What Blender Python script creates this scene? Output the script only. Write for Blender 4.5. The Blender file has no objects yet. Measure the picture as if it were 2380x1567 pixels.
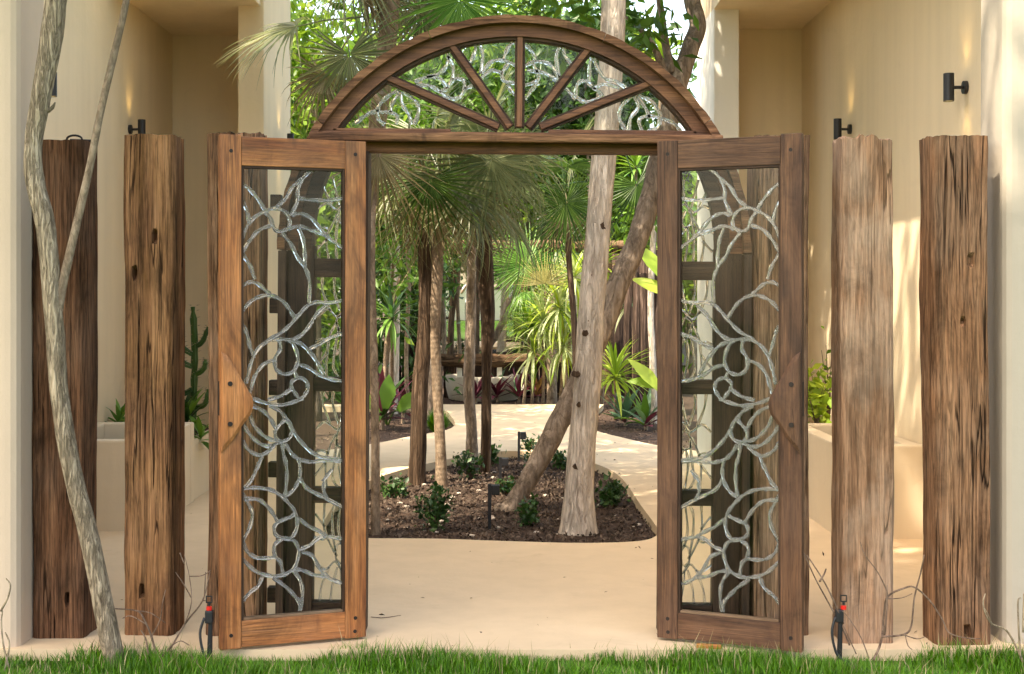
import bpy, bmesh, math, random
import numpy as np
from mathutils import Vector, Matrix, Quaternion, noise as mnoise

S = bpy.context.scene
COL = S.collection
R = math.radians
random.seed(7)
rng = np.random.default_rng(7)

# ---------------------------------------------------------------- camera, sky, sun
F = 3200.0; CX = 1190.0; HY = 690.0; CH = 1.55        # focal length and horizon in photo units (2380 wide)
cam = bpy.data.cameras.new('camera'); camo = bpy.data.objects.new('camera', cam); COL.objects.link(camo)
camo.location = (0, 0, CH); camo.rotation_euler = (R(90), 0, 0)
cam.sensor_width = 36; cam.lens = F / 2380 * 36; cam.shift_y = -(783.5 - HY) / 2380
cam.clip_start = 0.05; cam.clip_end = 600
S.camera = camo

SUN = Vector((-0.40, -0.36, 0.84)).normalized()         # towards the sun
el = math.asin(SUN.z); az = math.atan2(SUN.x, SUN.y)
w = bpy.data.worlds.new('World'); S.world = w; w.use_nodes = True
nt = w.node_tree; bg = nt.nodes['Background']
sky = nt.nodes.new('ShaderNodeTexSky'); sky.sky_type = 'NISHITA'; sky.sun_disc = False
sky.sun_elevation = el; sky.sun_rotation = az; sky.air_density = 1.0; sky.dust_density = 2.5; sky.ozone_density = 0.6
nt.links.new(sky.outputs[0], bg.inputs[0]); bg.inputs[1].default_value = 0.15
sl = bpy.data.lights.new('sun', 'SUN'); sl.energy = 2.2; sl.angle = R(0.6); sl.color = (1, .975, .94)
so = bpy.data.objects.new('sun', sl); COL.objects.link(so)
so.rotation_euler = (-SUN).to_track_quat('-Z', 'Y').to_euler()
S.view_settings.view_transform = 'Standard'; S.view_settings.look = 'None'
S.view_settings.gamma = 1; S.view_settings.exposure = 2.45
S.view_settings.use_white_balance = True; S.view_settings.white_balance_temperature = 8300; S.view_settings.white_balance_tint = 10
S.render.engine = 'CYCLES'
S.cycles.max_bounces = 12; S.cycles.diffuse_bounces = 4; S.cycles.glossy_bounces = 4; S.cycles.transparent_max_bounces = 24; S.cycles.transmission_bounces = 12
S.cycles.caustics_reflective = False; S.cycles.caustics_refractive = False
S.cycles.use_denoising = True; S.cycles.denoising_prefilter = 'ACCURATE'

# ---------------------------------------------------------------- helpers
def at(x, y, Y): return Vector(((x - CX) * Y / F, Y, CH - (y - HY) * Y / F))
def G(x, y, z=0.0):
    Y = (CH - z) * F / (y - HY); return Vector(((x - CX) * Y / F, Y, z))
def tag(o, label=None, cat=None, group=None, kind=None):
    if label: o['label'] = label
    if cat: o['category'] = cat
    if group: o['group'] = group
    if kind: o['kind'] = kind
    return o
def thing(name, label, cat, loc=(0, 0, 0), rz=0, group=None):
    o = bpy.data.objects.new(name, None); o.empty_display_size = .1; COL.objects.link(o)
    o.location = loc; o.rotation_euler = (0, 0, rz)
    return tag(o, label, cat, group)
def link(name, me, mat=None, parent=None, loc=None, smooth=False):
    o = bpy.data.objects.new(name, me); COL.objects.link(o)
    if mat is not None and not me.materials: me.materials.append(mat)
    if parent: o.parent = parent
    if loc is not None: o.location = loc
    if smooth: me.polygons.foreach_set('use_smooth', [True] * len(me.polygons))
    return o
def pydata(name, v, f, mat=None, parent=None, loc=None, smooth=False):
    me = bpy.data.meshes.new(name); me.from_pydata([tuple(p) for p in v], [], f); me.update()
    return link(name, me, mat, parent, loc, smooth)
def bmobj(name, bm, mat=None, parent=None, loc=None, smooth=False):
    bmesh.ops.recalc_face_normals(bm, faces=bm.faces)
    me = bpy.data.meshes.new(name); bm.to_mesh(me); bm.free()
    return link(name, me, mat, parent, loc, smooth)
def add_box(bm, lo, hi, bev=0.0, seg=2, rot=None):
    lo = Vector(lo); hi = Vector(hi); c = (lo + hi) / 2; d = hi - lo
    m = Matrix.Translation(c) @ (rot if rot is not None else Matrix.Identity(4)) @ Matrix.Diagonal((d.x, d.y, d.z, 1))
    r = bmesh.ops.create_cube(bm, size=1, matrix=m)
    if bev > 0:
        es = list({e for v in r['verts'] for e in v.link_edges})
        bmesh.ops.bevel(bm, geom=es, offset=bev, segments=seg, profile=.6, affect='EDGES')
def box(name, lo, hi, mat, parent=None, bev=0.0, loc=None, rot=None, seg=2):
    bm = bmesh.new(); add_box(bm, lo, hi, bev, seg, rot)
    return bmobj(name, bm, mat, parent, loc)
def cyl(bm, p0, p1, r0, r1=None, n=12):
    p0 = Vector(p0); p1 = Vector(p1); d = p1 - p0
    q = d.to_track_quat('Z', 'Y').to_matrix().to_4x4()
    bmesh.ops.create_cone(bm, cap_ends=True, segments=n, radius1=r0, radius2=r0 if r1 is None else r1, depth=d.length,
                          matrix=Matrix.Translation((p0 + p1) / 2) @ q)
def catmull(P, n=6):
    P = [Vector(p) for p in P]
    if len(P) == 2: return [P[0].lerp(P[1], i / n) for i in range(n + 1)]
    out = []
    for i in range(len(P) - 1):
        p0 = P[max(i - 1, 0)]; p1 = P[i]; p2 = P[i + 1]; p3 = P[min(i + 2, len(P) - 1)]
        for k in range(n):
            t = k / n
            out.append(.5 * ((2 * p1) + (p2 - p0) * t + (2 * p0 - 5 * p1 + 4 * p2 - p3) * t * t + (3 * p1 - p0 - 3 * p2 + p3) * t ** 3))
    out.append(P[-1]); return out
def tube_data(pts, rad, sides=10, rough=0.0, rs=6.0, seed=0, cap=True, lobes=0, lobe=0.0):
    """vertices and faces of a tapered tube along pts; rad is a list or a number; rough dents the surface"""
    pts = [Vector(p) for p in pts]; n = len(pts)
    if not hasattr(rad, '__len__'): rad = [rad] * n
    t = (pts[1] - pts[0]).normalized()
    u = t.orthogonal().normalized(); v = []; f = []
    for i, p in enumerate(pts):
        tn = (pts[min(i + 1, n - 1)] - pts[max(i - 1, 0)]).normalized()
        q = t.rotation_difference(tn); u = (q @ u).normalized(); t = tn; b = t.cross(u)
        for k in range(sides):
            a = 2 * math.pi * k / sides; r = rad[i]
            d = u * math.cos(a) + b * math.sin(a)
            if lobes: r *= 1 + lobe * math.cos(lobes * a)
            if rough:
                s = p + d * r
                r *= 1 + rough * (mnoise.noise(Vector((s.x * rs * 2, s.y * rs * 2, s.z * rs * .6 + seed))) + .6 * mnoise.noise(Vector((s.x * rs * 5, s.y * rs * 5, s.z * rs * 1.5 + seed))))
            v.append(p + d * r)
    for i in range(n - 1):
        for k in range(sides):
            a = i * sides + k; b_ = i * sides + (k + 1) % sides
            f.append((a, b_, b_ + sides, a + sides))
    if cap:
        f.append(tuple(range(sides - 1, -1, -1))); f.append(tuple(range((n - 1) * sides, n * sides)))
    return v, f
class MB:
    def __init__(s): s.v = []; s.f = []
    def add(s, v, f):
        o = len(s.v); s.v += list(v); s.f += [tuple(i + o for i in q) for q in f]; return s
    def build(s, name, mat, parent=None, loc=None, smooth=False): return pydata(name, s.v, s.f, mat, parent, loc, smooth)
def lerp_list(vals, n):
    return list(np.interp(np.linspace(0, len(vals) - 1, n), range(len(vals)), vals))
def copy_tree(o, parent=None):
    c = o.copy(); COL.objects.link(c)
    if parent: c.parent = parent
    for ch in o.children: copy_tree(ch, c)
    return c
def frame_mat(loc, y_axis, normal, scale=1.0):
    y = Vector(y_axis).normalized(); z = Vector(normal); z = (z - y * z.dot(y)).normalized(); x = y.cross(z)
    m = Matrix((x, y, z)).transposed().to_4x4()
    return Matrix.Translation(loc) @ m @ Matrix.Scale(scale, 4)

# ---------------------------------------------------------------- materials
def mat_new(name):
    m = bpy.data.materials.new(name); m.use_nodes = True
    n = m.node_tree; b = n.nodes['Principled BSDF']; return m, n, b
def N(n, t, **kw):
    x = n.nodes.new(t)
    for k, v in kw.items():
        if k in x.inputs: x.inputs[k].default_value = v
        else: setattr(x, k, v)
    return x
def ramp(n, stops, interp='LINEAR'):
    r = n.nodes.new('ShaderNodeValToRGB'); r.color_ramp.interpolation = interp
    e = r.color_ramp.elements
    while len(e) < len(stops): e.new(.5)
    for i, (p, c) in enumerate(stops):
        e[i].position = p; e[i].color = (c[0], c[1], c[2], 1) if hasattr(c, '__len__') else (c, c, c, 1)
    return r
def hexc(r, g, b):                                         # sRGB 0-255 to linear
    f = lambda c: c / 12.92 if c <= .04045 else ((c + .055) / 1.055) ** 2.4
    return tuple(f(x / 255) for x in (r, g, b))
def plain(name, c, rough=.6, metal=0.0, spec=.5, emit=None, es=1.0):
    m, n, b = mat_new(name); b.inputs['Base Color'].default_value = (*c, 1); b.inputs['Roughness'].default_value = rough
    b.inputs['Metallic'].default_value = metal; b.inputs['Specular IOR Level'].default_value = spec
    if emit: b.inputs['Emission Color'].default_value = (*emit, 1); b.inputs['Emission Strength'].default_value = es
    return m
def coords(n, scale=(1, 1, 1), rnd=True):
    tc = n.nodes.new('ShaderNodeTexCoord'); mp = n.nodes.new('ShaderNodeMapping'); mp.inputs['Scale'].default_value = scale
    if rnd:
        oi = n.nodes.new('ShaderNodeObjectInfo'); ad = N(n, 'ShaderNodeVectorMath', operation='MULTIPLY_ADD')
        ad.inputs[0].default_value = (17, 31, 23); n.links.new(oi.outputs['Random'], ad.inputs[1]); n.links.new(tc.outputs['Object'], ad.inputs[2])
        n.links.new(ad.outputs[0], mp.inputs['Vector'])
    else: n.links.new(tc.outputs['Object'], mp.inputs['Vector'])
    return mp.outputs[0]
def mix(n, a, b, fac, mode='MIX'):
    m = N(n, 'ShaderNodeMix', data_type='RGBA', blend_type=mode)
    for s, i in ((a, 6), (b, 7)):
        if hasattr(s, 'is_linked') or hasattr(s, 'links'): n.links.new(s, m.inputs[i])
        else: m.inputs[i].default_value = (*s, 1)
    if hasattr(fac, 'links'): n.links.new(fac, m.inputs[0])
    else: m.inputs[0].default_value = fac
    return m.outputs[2]
def tex(n, vec, scale, detail=4, rough=.55, dist=0.0):
    t = N(n, 'ShaderNodeTexNoise', Scale=scale, Detail=detail, Roughness=rough, Distortion=dist); n.links.new(vec, t.inputs['Vector']); return t.outputs[0]
def math_(n, op, a, b=None, c=None):
    m = N(n, 'ShaderNodeMath', operation=op)
    for i, s in enumerate((a, b, c)):
        if s is None: continue
        if hasattr(s, 'links'): n.links.new(s, m.inputs[i])
        else: m.inputs[i].default_value = s
    return m.outputs[0]
def wood(name, dark, mid, light, axis=2, grain=1.0, crack=.5, grey=None, greyf=.0, bump=.5, rough=.7, spec=.3, stain=None, stainf=0.0):
    m, n, b = mat_new(name)
    def sc(a, l): s = [a, a, a]; s[axis] = l; return tuple(s)
    v1 = coords(n, sc(16 * grain, 1.1 * grain)); v2 = coords(n, sc(110 * grain, 5 * grain)); v3 = coords(n, (1, 1, 1)); v4 = coords(n, sc(17 * grain, .55 * grain))
    a = tex(n, v1, 1.0, 6, .6, .6); fine = tex(n, v2, 1.0, 5, .65, .3)
    r = ramp(n, [(.3, dark), (.5, mid), (.72, light)]); n.links.new(a, r.inputs[0])
    fr = ramp(n, [(.3, .38), (.52, .85), (.7, 1.3)]); n.links.new(fine, fr.inputs[0])
    c = mix(n, r.outputs[0], fr.outputs[0], .8, 'MULTIPLY')
    blot = tex(n, v3, 2.6, 5, .6, .4)
    if grey:
        br = ramp(n, [(.42, 0), (.62, 1)]); n.links.new(blot, br.inputs[0])
        c = mix(n, c, grey, math_(n, 'MULTIPLY', br.outputs[0], greyf))
    if stain:
        sr = ramp(n, [(.56, 0), (.68, 1)]); n.links.new(tex(n, coords(n, (3.1, 3.1, 1.3)), 1.7, 4, .6, .5), sr.inputs[0])
        c = mix(n, c, stain, math_(n, 'MULTIPLY', sr.outputs[0], stainf))
    h = fine
    if crack > 0:
        cn = tex(n, v4, 1.0, 3, .5, .35)
        d = math_(n, 'ABSOLUTE', math_(n, 'SUBTRACT', cn, .5))
        cr = ramp(n, [(0.0, 1), (.006, .9), (.013, 0)]); n.links.new(d, cr.inputs[0])
        gate = ramp(n, [(.46, 0), (.54, 1)]); n.links.new(tex(n, coords(n, sc(2.5, .7)), 1.6, 2), gate.inputs[0])
        ck = math_(n, 'MULTIPLY', math_(n, 'MULTIPLY', cr.outputs[0], gate.outputs[0]), crack)
        c = mix(n, c, tuple(x * .32 for x in dark), ck)
        f2 = math_(n, 'ABSOLUTE', math_(n, 'SUBTRACT', tex(n, coords(n, sc(48 * grain, 1.7 * grain)), 1.0, 4, .6, .5), .5))
        cr2 = ramp(n, [(0.0, .42), (.03, .70), (.075, 1.0)]); n.links.new(f2, cr2.inputs[0])
        c = mix(n, c, cr2.outputs[0], min(1, crack * 1.0), 'MULTIPLY')
        pt = ramp(n, [(.36, .55), (.5, 1.0), (.66, 1.18)]); n.links.new(tex(n, coords(n, sc(6, 2.2)), 1.0, 6, .7, .8), pt.inputs[0])
        c = mix(n, c, pt.outputs[0], .8, 'MULTIPLY')
        h = math_(n, 'SUBTRACT', fine, math_(n, 'MULTIPLY', ck, 1.6))
    n.links.new(c, b.inputs['Base Color']); b.inputs['Roughness'].default_value = rough; b.inputs['Specular IOR Level'].default_value = spec
    bp = N(n, 'ShaderNodeBump', Strength=bump, Distance=.012); n.links.new(h, bp.inputs['Height']); n.links.new(bp.outputs[0], b.inputs['Normal'])
    return m
def plaster(name, c, var=.06, scale=1.3, wear=.25):
    m, n, b = mat_new(name); v = coords(n, (1, 1, 1), False)
    a = tex(n, v, scale, 6, .6, .5); st = tex(n, coords(n, (5, 5, .35), False), 1.0, 4, .6)
    r = ramp(n, [(.3, tuple(x * (1 - var * 1.6) for x in c)), (.7, tuple(min(1, x * (1 + var)) for x in c))]); n.links.new(a, r.inputs[0])
    s = ramp(n, [(.35, .93), (.6, 1.0)]); n.links.new(st, s.inputs[0])
    cc = mix(n, r.outputs[0], s.outputs[0], .8, 'MULTIPLY')
    ds = ramp(n, [(.60, 1.0), (.68, .86), (.8, .80)]); n.links.new(tex(n, v, 1.9, 7, .65, 1.2), ds.inputs[0]); cc = mix(n, cc, ds.outputs[0], wear, 'MULTIPLY')
    sp = ramp(n, [(.0, .55), (.035, 1.0)]); vo = N(n, 'ShaderNodeTexVoronoi', Scale=34.0); n.links.new(v, vo.inputs['Vector']); n.links.new(vo.outputs['Distance'], sp.inputs[0]); cc = mix(n, cc, sp.outputs[0], wear, 'MULTIPLY')
    n.links.new(cc, b.inputs['Base Color'])
    b.inputs['Roughness'].default_value = .85; b.inputs['Specular IOR Level'].default_value = .2
    bp = N(n, 'ShaderNodeBump', Strength=.4, Distance=.012); n.links.new(tex(n, v, 9, 6, .6), bp.inputs['Height']); n.links.new(bp.outputs[0], b.inputs['Normal'])
    return m
def leafm(name, c1, c2, trans=.35, rough=.45, spec=.4, vein=None):
    m, n, b = mat_new(name)
    oi = n.nodes.new('ShaderNodeObjectInfo'); g = n.nodes.new('ShaderNodeNewGeometry')
    f = math_(n, 'FRACT', math_(n, 'ADD', oi.outputs['Random'], g.outputs['Random Per Island']))
    v = coords(n, (1, 1, 1)); t = tex(n, v, 3.0, 3)
    f2 = math_(n, 'ADD', math_(n, 'MULTIPLY', f, .65), math_(n, 'MULTIPLY', t, .4))
    r = ramp(n, [(.15, c1), (.85, c2)]); n.links.new(f2, r.inputs[0])
    col = r.outputs[0]
    n.links.new(col, b.inputs['Base Color']); b.inputs['Roughness'].default_value = rough; b.inputs['Specular IOR Level'].default_value = spec
    tr = n.nodes.new('ShaderNodeBsdfTranslucent'); 
    n.links.new(mix(n, col, (1.0, 1.0, .45), .5, 'MULTIPLY'), tr.inputs[0])
    ms = n.nodes.new('ShaderNodeMixShader'); ms.inputs[0].default_value = trans
    n.links.new(b.outputs[0], ms.inputs[1]); n.links.new(tr.outputs[0], ms.inputs[2]); n.links.new(ms.outputs[0], n.nodes['Material Output'].inputs[0])
    return m
def bark(name, c1, c2, c3, sz=(14, 14, 2.5), rings=0.0, bump=.6, fur=.6):
    m, n, b = mat_new(name); v = coords(n, sz)
    a = tex(n, v, 1.0, 7, .65, .8); blot = tex(n, coords(n, (5, 5, 2.2)), 1.0, 4, .55, .6)
    r = ramp(n, [(.3, c1), (.52, c2), (.72, c3)]); n.links.new(a, r.inputs[0])
    br = ramp(n, [(.5, 0), (.6, 1)]); n.links.new(blot, br.inputs[0])
    c = mix(n, r.outputs[0], tuple(x * .6 for x in c2), math_(n, 'MULTIPLY', br.outputs[0], .55))
    h = a
    if fur:
        f2 = math_(n, 'ABSOLUTE', math_(n, 'SUBTRACT', tex(n, coords(n, (sz[0] * 1.4, sz[1] * 1.4, sz[2] * 1.1)), 1.0, 4, .6, .6), .5))
        fr2 = ramp(n, [(0.0, .32), (.04, .7), (.09, 1.0)]); n.links.new(f2, fr2.inputs[0]); c = mix(n, c, fr2.outputs[0], fur, 'MULTIPLY')
        h = math_(n, 'ADD', a, math_(n, 'MULTIPLY', fr2.outputs[0], .6))
    if rings:
        wv = N(n, 'ShaderNodeTexWave', Scale=rings, Distortion=3.0, bands_direction='Z'); wv.inputs['Detail Scale'].default_value = 2
        n.links.new(coords(n), wv.inputs['Vector']); h = math_(n, 'ADD', a, math_(n, 'MULTIPLY', wv.outputs['Fac'], .12))
        wr = ramp(n, [(.0, .93), (.3, 1.0)]); n.links.new(wv.outputs['Fac'], wr.inputs[0]); c = mix(n, c, wr.outputs[0], .75, 'MULTIPLY')
    n.links.new(c, b.inputs['Base Color']); b.inputs['Roughness'].default_value = .9; b.inputs['Specular IOR Level'].default_value = .15
    bp = N(n, 'ShaderNodeBump', Strength=bump, Distance=.02); n.links.new(h, bp.inputs['Height']); n.links.new(bp.outputs[0], b.inputs['Normal'])
    return m
def soilm(name, c1, c2, c3, s=26):
    m, n, b = mat_new(name); v = coords(n, (1, 1, 1), False)
    vo = N(n, 'ShaderNodeTexVoronoi', Scale=s * 2.2); n.links.new(v, vo.inputs['Vector'])
    r = ramp(n, [(.1, c1), (.5, c2), (.95, c3)]); n.links.new(math_(n, 'ADD', math_(n, 'MULTIPLY', tex(n, v, s, 5, .7), .6), math_(n, 'MULTIPLY', vo.outputs['Color'], .35)), r.inputs[0])
    n.links.new(r.outputs[0], b.inputs['Base Color']); b.inputs['Roughness'].default_value = .95; b.inputs['Specular IOR Level'].default_value = .1
    bp = N(n, 'ShaderNodeBump', Strength=.8, Distance=.03); n.links.new(tex(n, v, s, 6, .7), bp.inputs['Height']); n.links.new(bp.outputs[0], b.inputs['Normal'])
    return m
def pane_mat(name, tint=(.975, .99, .98), gl=.06):
    m, n, b = mat_new(name); n.nodes.remove(b)
    t = n.nodes.new('ShaderNodeBsdfTransparent'); t.inputs[0].default_value = (*tint, 1)
    g = n.nodes.new('ShaderNodeBsdfGlossy'); g.inputs['Roughness'].default_value = .02
    fr = n.nodes.new('ShaderNodeFresnel'); fr.inputs[0].default_value = 1.2
    bp = N(n, 'ShaderNodeBump', Strength=.05, Distance=.02); n.links.new(tex(n, coords(n), 5, 2), bp.inputs['Height']); n.links.new(bp.outputs[0], g.inputs['Normal'])
    ms = n.nodes.new('ShaderNodeMixShader'); n.links.new(fr.outputs[0], ms.inputs[0]); n.links.new(t.outputs[0], ms.inputs[1]); n.links.new(g.outputs[0], ms.inputs[2])
    n.links.new(ms.outputs[0], n.nodes['Material Output'].inputs[0]); return m
def bevel_glass(name, tint):
    m, n, b = mat_new(name)
    b.inputs['Base Color'].default_value = (*tint, 1); b.inputs['Transmission Weight'].default_value = .84
    b.inputs['Roughness'].default_value = .03; b.inputs['IOR'].default_value = 1.36; b.inputs['Specular IOR Level'].default_value = .9
    return m

M = {}
M['floor'] = plaster('floor_concrete', (.66, .50, .325), .05, .9, .5)
M['cream'] = plaster('cream_plaster', (.83, .675, .465), .03, .7); M['blush'] = plaster('blush_plaster', (.62, .48, .36), .035, .7); M['stone_white'] = plaster('shade_toned_white_plaster', (.40, .35, .285), .05, .7)  # right wall end: white plaster darkened, its shade is put into the colour
M['basin'] = plaster('basin_plaster', (.68, .56, .40), .04, .9)
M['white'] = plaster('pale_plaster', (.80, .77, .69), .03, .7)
M['post'] = [
    wood('weathered_post_umber', (0.063, 0.028, 0.013), (0.195, 0.087, 0.044), (0.333, 0.168, 0.088), crack=.95, grey=(0.229, 0.139, 0.096), greyf=.3, bump=.9, rough=.9, spec=.1),
    wood('weathered_post_ochre', (0.098, 0.044, 0.020), (0.259, 0.122, 0.062), (0.436, 0.228, 0.115), crack=.95, grey=(0.436, 0.217, 0.077), greyf=.22, bump=.9, rough=.9, spec=.1),
    wood('weathered_post_grey', (0.137, 0.067, 0.035), (0.309, 0.163, 0.088), (0.459, 0.262, 0.154), crack=.9, grey=(0.379, 0.247, 0.173), greyf=.5, bump=.9, rough=.9, spec=.1),
    wood('weathered_post_pale', (0.198, 0.099, 0.053), (0.428, 0.238, 0.139), (0.604, 0.372, 0.235), crack=.6, grey=(0.483, 0.337, 0.240), greyf=.6, bump=.9, rough=.9, spec=.1),
    wood('weathered_post_brown', (0.098, 0.046, 0.023), (0.309, 0.153, 0.080), (0.470, 0.252, 0.136), crack=1.0, grey=(0.298, 0.188, 0.125), greyf=.4, bump=.9, rough=.9, spec=.1)]
def doorwood(key, d, m_, l, **k):
    for ax, s in ((0, 'x'), (2, 'z')): M[key + s] = wood(key + '_' + s, d, m_, l, axis=ax, **k)
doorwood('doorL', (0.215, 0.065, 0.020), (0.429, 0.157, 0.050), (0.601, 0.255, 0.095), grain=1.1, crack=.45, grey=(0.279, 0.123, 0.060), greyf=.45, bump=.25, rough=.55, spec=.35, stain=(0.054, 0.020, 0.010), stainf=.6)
doorwood('doorR', (0.055, 0.022, 0.011), (0.124, 0.055, 0.026), (0.202, 0.096, 0.048), grain=1.1, crack=.45, grey=(0.138, 0.074, 0.046), greyf=.4, bump=.25, rough=.6, spec=.3, stain=(0.046, 0.018, 0.010), stainf=.5)  # weathered wood, darker than the left leaf: its dimmer light is in the colour
doorwood('frame', (0.084, 0.032, 0.015), (0.175, 0.070, 0.032), (0.280, 0.123, 0.056), grain=1.1, crack=.35, bump=.25, rough=.6, spec=.3, stain=(0.056, 0.025, 0.014), stainf=.5)
doorwood('jamb', (0.032, 0.016, 0.009), (0.068, 0.035, 0.020), (0.108, 0.058, 0.035), grain=1.0, crack=.4, bump=.25, rough=.65, spec=.25)
doorwood('rim', (0.061, 0.028, 0.016), (0.198, 0.090, 0.045), (0.374, 0.190, 0.099), grain=1.3, crack=.4, bump=.4, rough=.8, spec=.2, stain=(0.039, 0.021, 0.014), stainf=.9)
doorwood('bead', (.10, .05, .03), (.22, .13, .075), (.36, .24, .15), grain=1.5, crack=.2, bump=.2, rough=.6)
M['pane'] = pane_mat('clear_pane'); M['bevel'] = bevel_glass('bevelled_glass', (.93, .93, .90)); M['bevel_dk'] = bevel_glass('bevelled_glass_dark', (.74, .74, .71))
M['iron'] = plain('dark_iron', (.03, .022, .018), .6, .6)
M['black'] = plain('black_plastic', (.012, .012, .014), .45)
M['sconce'] = plain('black_powdercoat', (.014, .014, .016), .5)
M['red'] = plain('red_plastic', (.75, .02, .015), .4)
M['bulb'] = plain('lamp_lens', (.9, .8, .5), .3, emit=(1, .78, .35), es=4)
M['soil'] = soilm('mulch_soil', (.018, .012, .009), (.07, .045, .033), (.15, .105, .08))
M['chip'] = leafm('bark_chip', (.036, .026, .020), (.16, .118, .09), trans=0, rough=.95, spec=.1)
M['pebble'] = plain('pale_pebble', (.5, .42, .34), .8)
M['lawnsoil'] = soilm('lawn_ground', (.02, .035, .008), (.05, .10, .015), (.10, .17, .03), 14)
M['grass'] = leafm('grass_blade', (.022, .10, .003), (.12, .31, .010), trans=.3, rough=.5)
M['straw'] = leafm('dry_grass', (.22, .18, .08), (.42, .34, .18), trans=.2)
M['bark_pale'] = bark('pale_smooth_bark', (.34, .265, .21), (.70, .595, .49), (.84, .75, .65), (22, 22, 4), bump=.9, fur=.35)
M['bark_mott'] = bark('mottled_bark', (.13, .095, .068), (.32, .245, .185), (.54, .44, .35), (11, 11, 4), bump=.8)
M['bark_fore'] = bark('furrowed_tan_bark', (.17, .12, .078), (.45, .35, .24), (.64, .52, .39), (42, 42, 7), bump=1.0)
M['bark_palm'] = bark('ringed_palm_bark', (.17, .115, .075), (.31, .225, .155), (.42, .325, .235), (16, 16, 8), rings=7, bump=.5)
M['bark_shag'] = bark('shaggy_brown_bark', (.04, .024, .015), (.13, .082, .052), (.27, .185, .13), (22, 22, 2), bump=1.0)
M['twig'] = bark('dry_twig', (.12, .075, .05), (.24, .16, .115), (.36, .26, .19), (30, 30, 8))
M['twig_pale'] = bark('pale_twig', (.28, .21, .13), (.42, .33, .22), (.55, .45, .32), (30, 30, 8))
M['log'] = bark('log_bark', (.03, .019, .014), (.085, .055, .042), (.19, .135, .11), (18, 18, 1.4), bump=1)
M['frond'] = leafm('fan_frond_green', (.11, .145, .07), (.28, .30, .16), trans=.42, rough=.4, spec=.5)
M['frond_dk'] = leafm('fan_frond_dark', (.03, .075, .018), (.09, .17, .035), trans=.4, rough=.4, spec=.4)
M['frond_br'] = leafm('fan_frond_bright', (.06, .18, .03), (.18, .34, .07), trans=.4, rough=.4)
M['frond_dry'] = leafm('fan_frond_dry', (.16, .13, .065), (.34, .28, .16), trans=.25, rough=.6)
M['frond_tan'] = leafm('fan_frond_olive', (.22, .20, .07), (.36, .33, .12), trans=.3, rough=.5)
M['leaf'] = leafm('tree_leaf', (.035, .10, .012), (.13, .26, .03), trans=.4)
M['leaf_dk'] = leafm('tree_leaf_dark', (.015, .05, .010), (.05, .12, .018), trans=.3)
M['leaf_br'] = leafm('tree_leaf_bright', (.07, .17, .014), (.24, .36, .045), trans=.45)
M['leaf_yl'] = leafm('leaf_yellow_green', (.18, .32, .03), (.45, .55, .08), trans=.45)
M['leaf_var'] = leafm('leaf_pale_striped', (.30, .40, .16), (.60, .64, .36), trans=.35)
M['leaf_pur'] = leafm('leaf_purple', (.05, .008, .018), (.16, .03, .055), trans=.25)
M['leaf_oliv'] = leafm('leaf_bronze', (.14, .09, .03), (.30, .16, .06), trans=.3)
M['leaf_blue'] = leafm('leaf_blue_green', (.05, .12, .06), (.15, .27, .14), trans=.25)
M['shrub'] = leafm('shrub_leaf', (.016, .055, .014), (.06, .14, .03), trans=.25)
M['stone'] = plaster('stone_bowl_grey', (.52, .46, .37), .09, 3)
M['dark'] = plain('dark_louvre', (.018, .018, .022), .6)
M['sky_roof'] = plain('pale_roof', (.35, .36, .37), .7)

# ---------------------------------------------------------------- the setting: ground, slab, beds, walls
GND = -.075
bm = bmesh.new()
for lo, hi, in (((-120, 6.02), (120, 260)),):
    vs = [bm.verts.new((x, y, GND)) for x, y in ((lo[0], lo[1]), (hi[0], lo[1]), (hi[0], hi[1]), (lo[0], hi[1]))]; bm.faces.new(vs)
tag(bmobj('garden_soil', bm, M['soil']), 'dark brown mulch and soil of the garden', kind='structure')
bm = bmesh.new(); vs = [bm.verts.new((x, y, -.05)) for x, y in ((-120, -60), (120, -60), (120, 6.055), (-120, 6.055))]; bm.faces.new(vs)
tag(bmobj('lawn', bm, M['lawnsoil']), 'green lawn in front of the gate', kind='structure')

def smooth_loop(P, n=5, closed=True):
    P = [Vector((p[0], p[1], 0)) for p in P]; out = []; L = len(P)
    for i in range(L):
        p0, p1, p2, p3 = P[(i - 1) % L], P[i], P[(i + 1) % L], P[(i + 2) % L]
        for k in range(n):
            t = k / n
            out.append(.5 * ((2 * p1) + (p2 - p0) * t + (2 * p0 - 5 * p1 + 4 * p2 - p3) * t * t + (3 * p1 - p0 - 3 * p2 + p3) * t ** 3))
    return out
isl_px = [(770, 1249), (848, 1251), (1010, 1252), (1186, 1258), (1350, 1262), (1480, 1258), (1524, 1246), (1528, 1228), (1490, 1175), (1445, 1112), (1400, 1084), (1330, 1064), (1240, 1050), (1150, 1050), (1060, 1064), (950, 1088), (868, 1114), (800, 1150), (755, 1210)]
ISL = smooth_loop([G(x, y).xy for x, y in isl_px])
out_ = [(-7, 6.05), (7, 6.05), (7, 12.95), (2.75, 13.0), (1.95, 13.75), (1.515, 14.38), (1.2, 15.2), (.98, 15.95), (.95, 16.8), (1.08, 18.2), (1.32, 19.84), (-6, 19.84), (-6, 19.35), (-1.25, 19.4), (-.93, 18.8), (-.81, 18.0), (-.70, 16.9), (-.76, 16.05), (-1.145, 15.26), (-1.53, 14.4), (-2.2, 13.6), (-3.2, 13.02), (-7, 12.97)]
OUT = [Vector((x, y, 0)) for x, y in out_[:3]] + catmull([(x, y, 0) for x, y in out_[3:11]], 5) + [Vector((x, y, 0)) for x, y in out_[11:13]] + catmull([(x, y, 0) for x, y in out_[13:22]], 5) + [Vector((out_[22][0], out_[22][1], 0))]
bm = bmesh.new()
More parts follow.
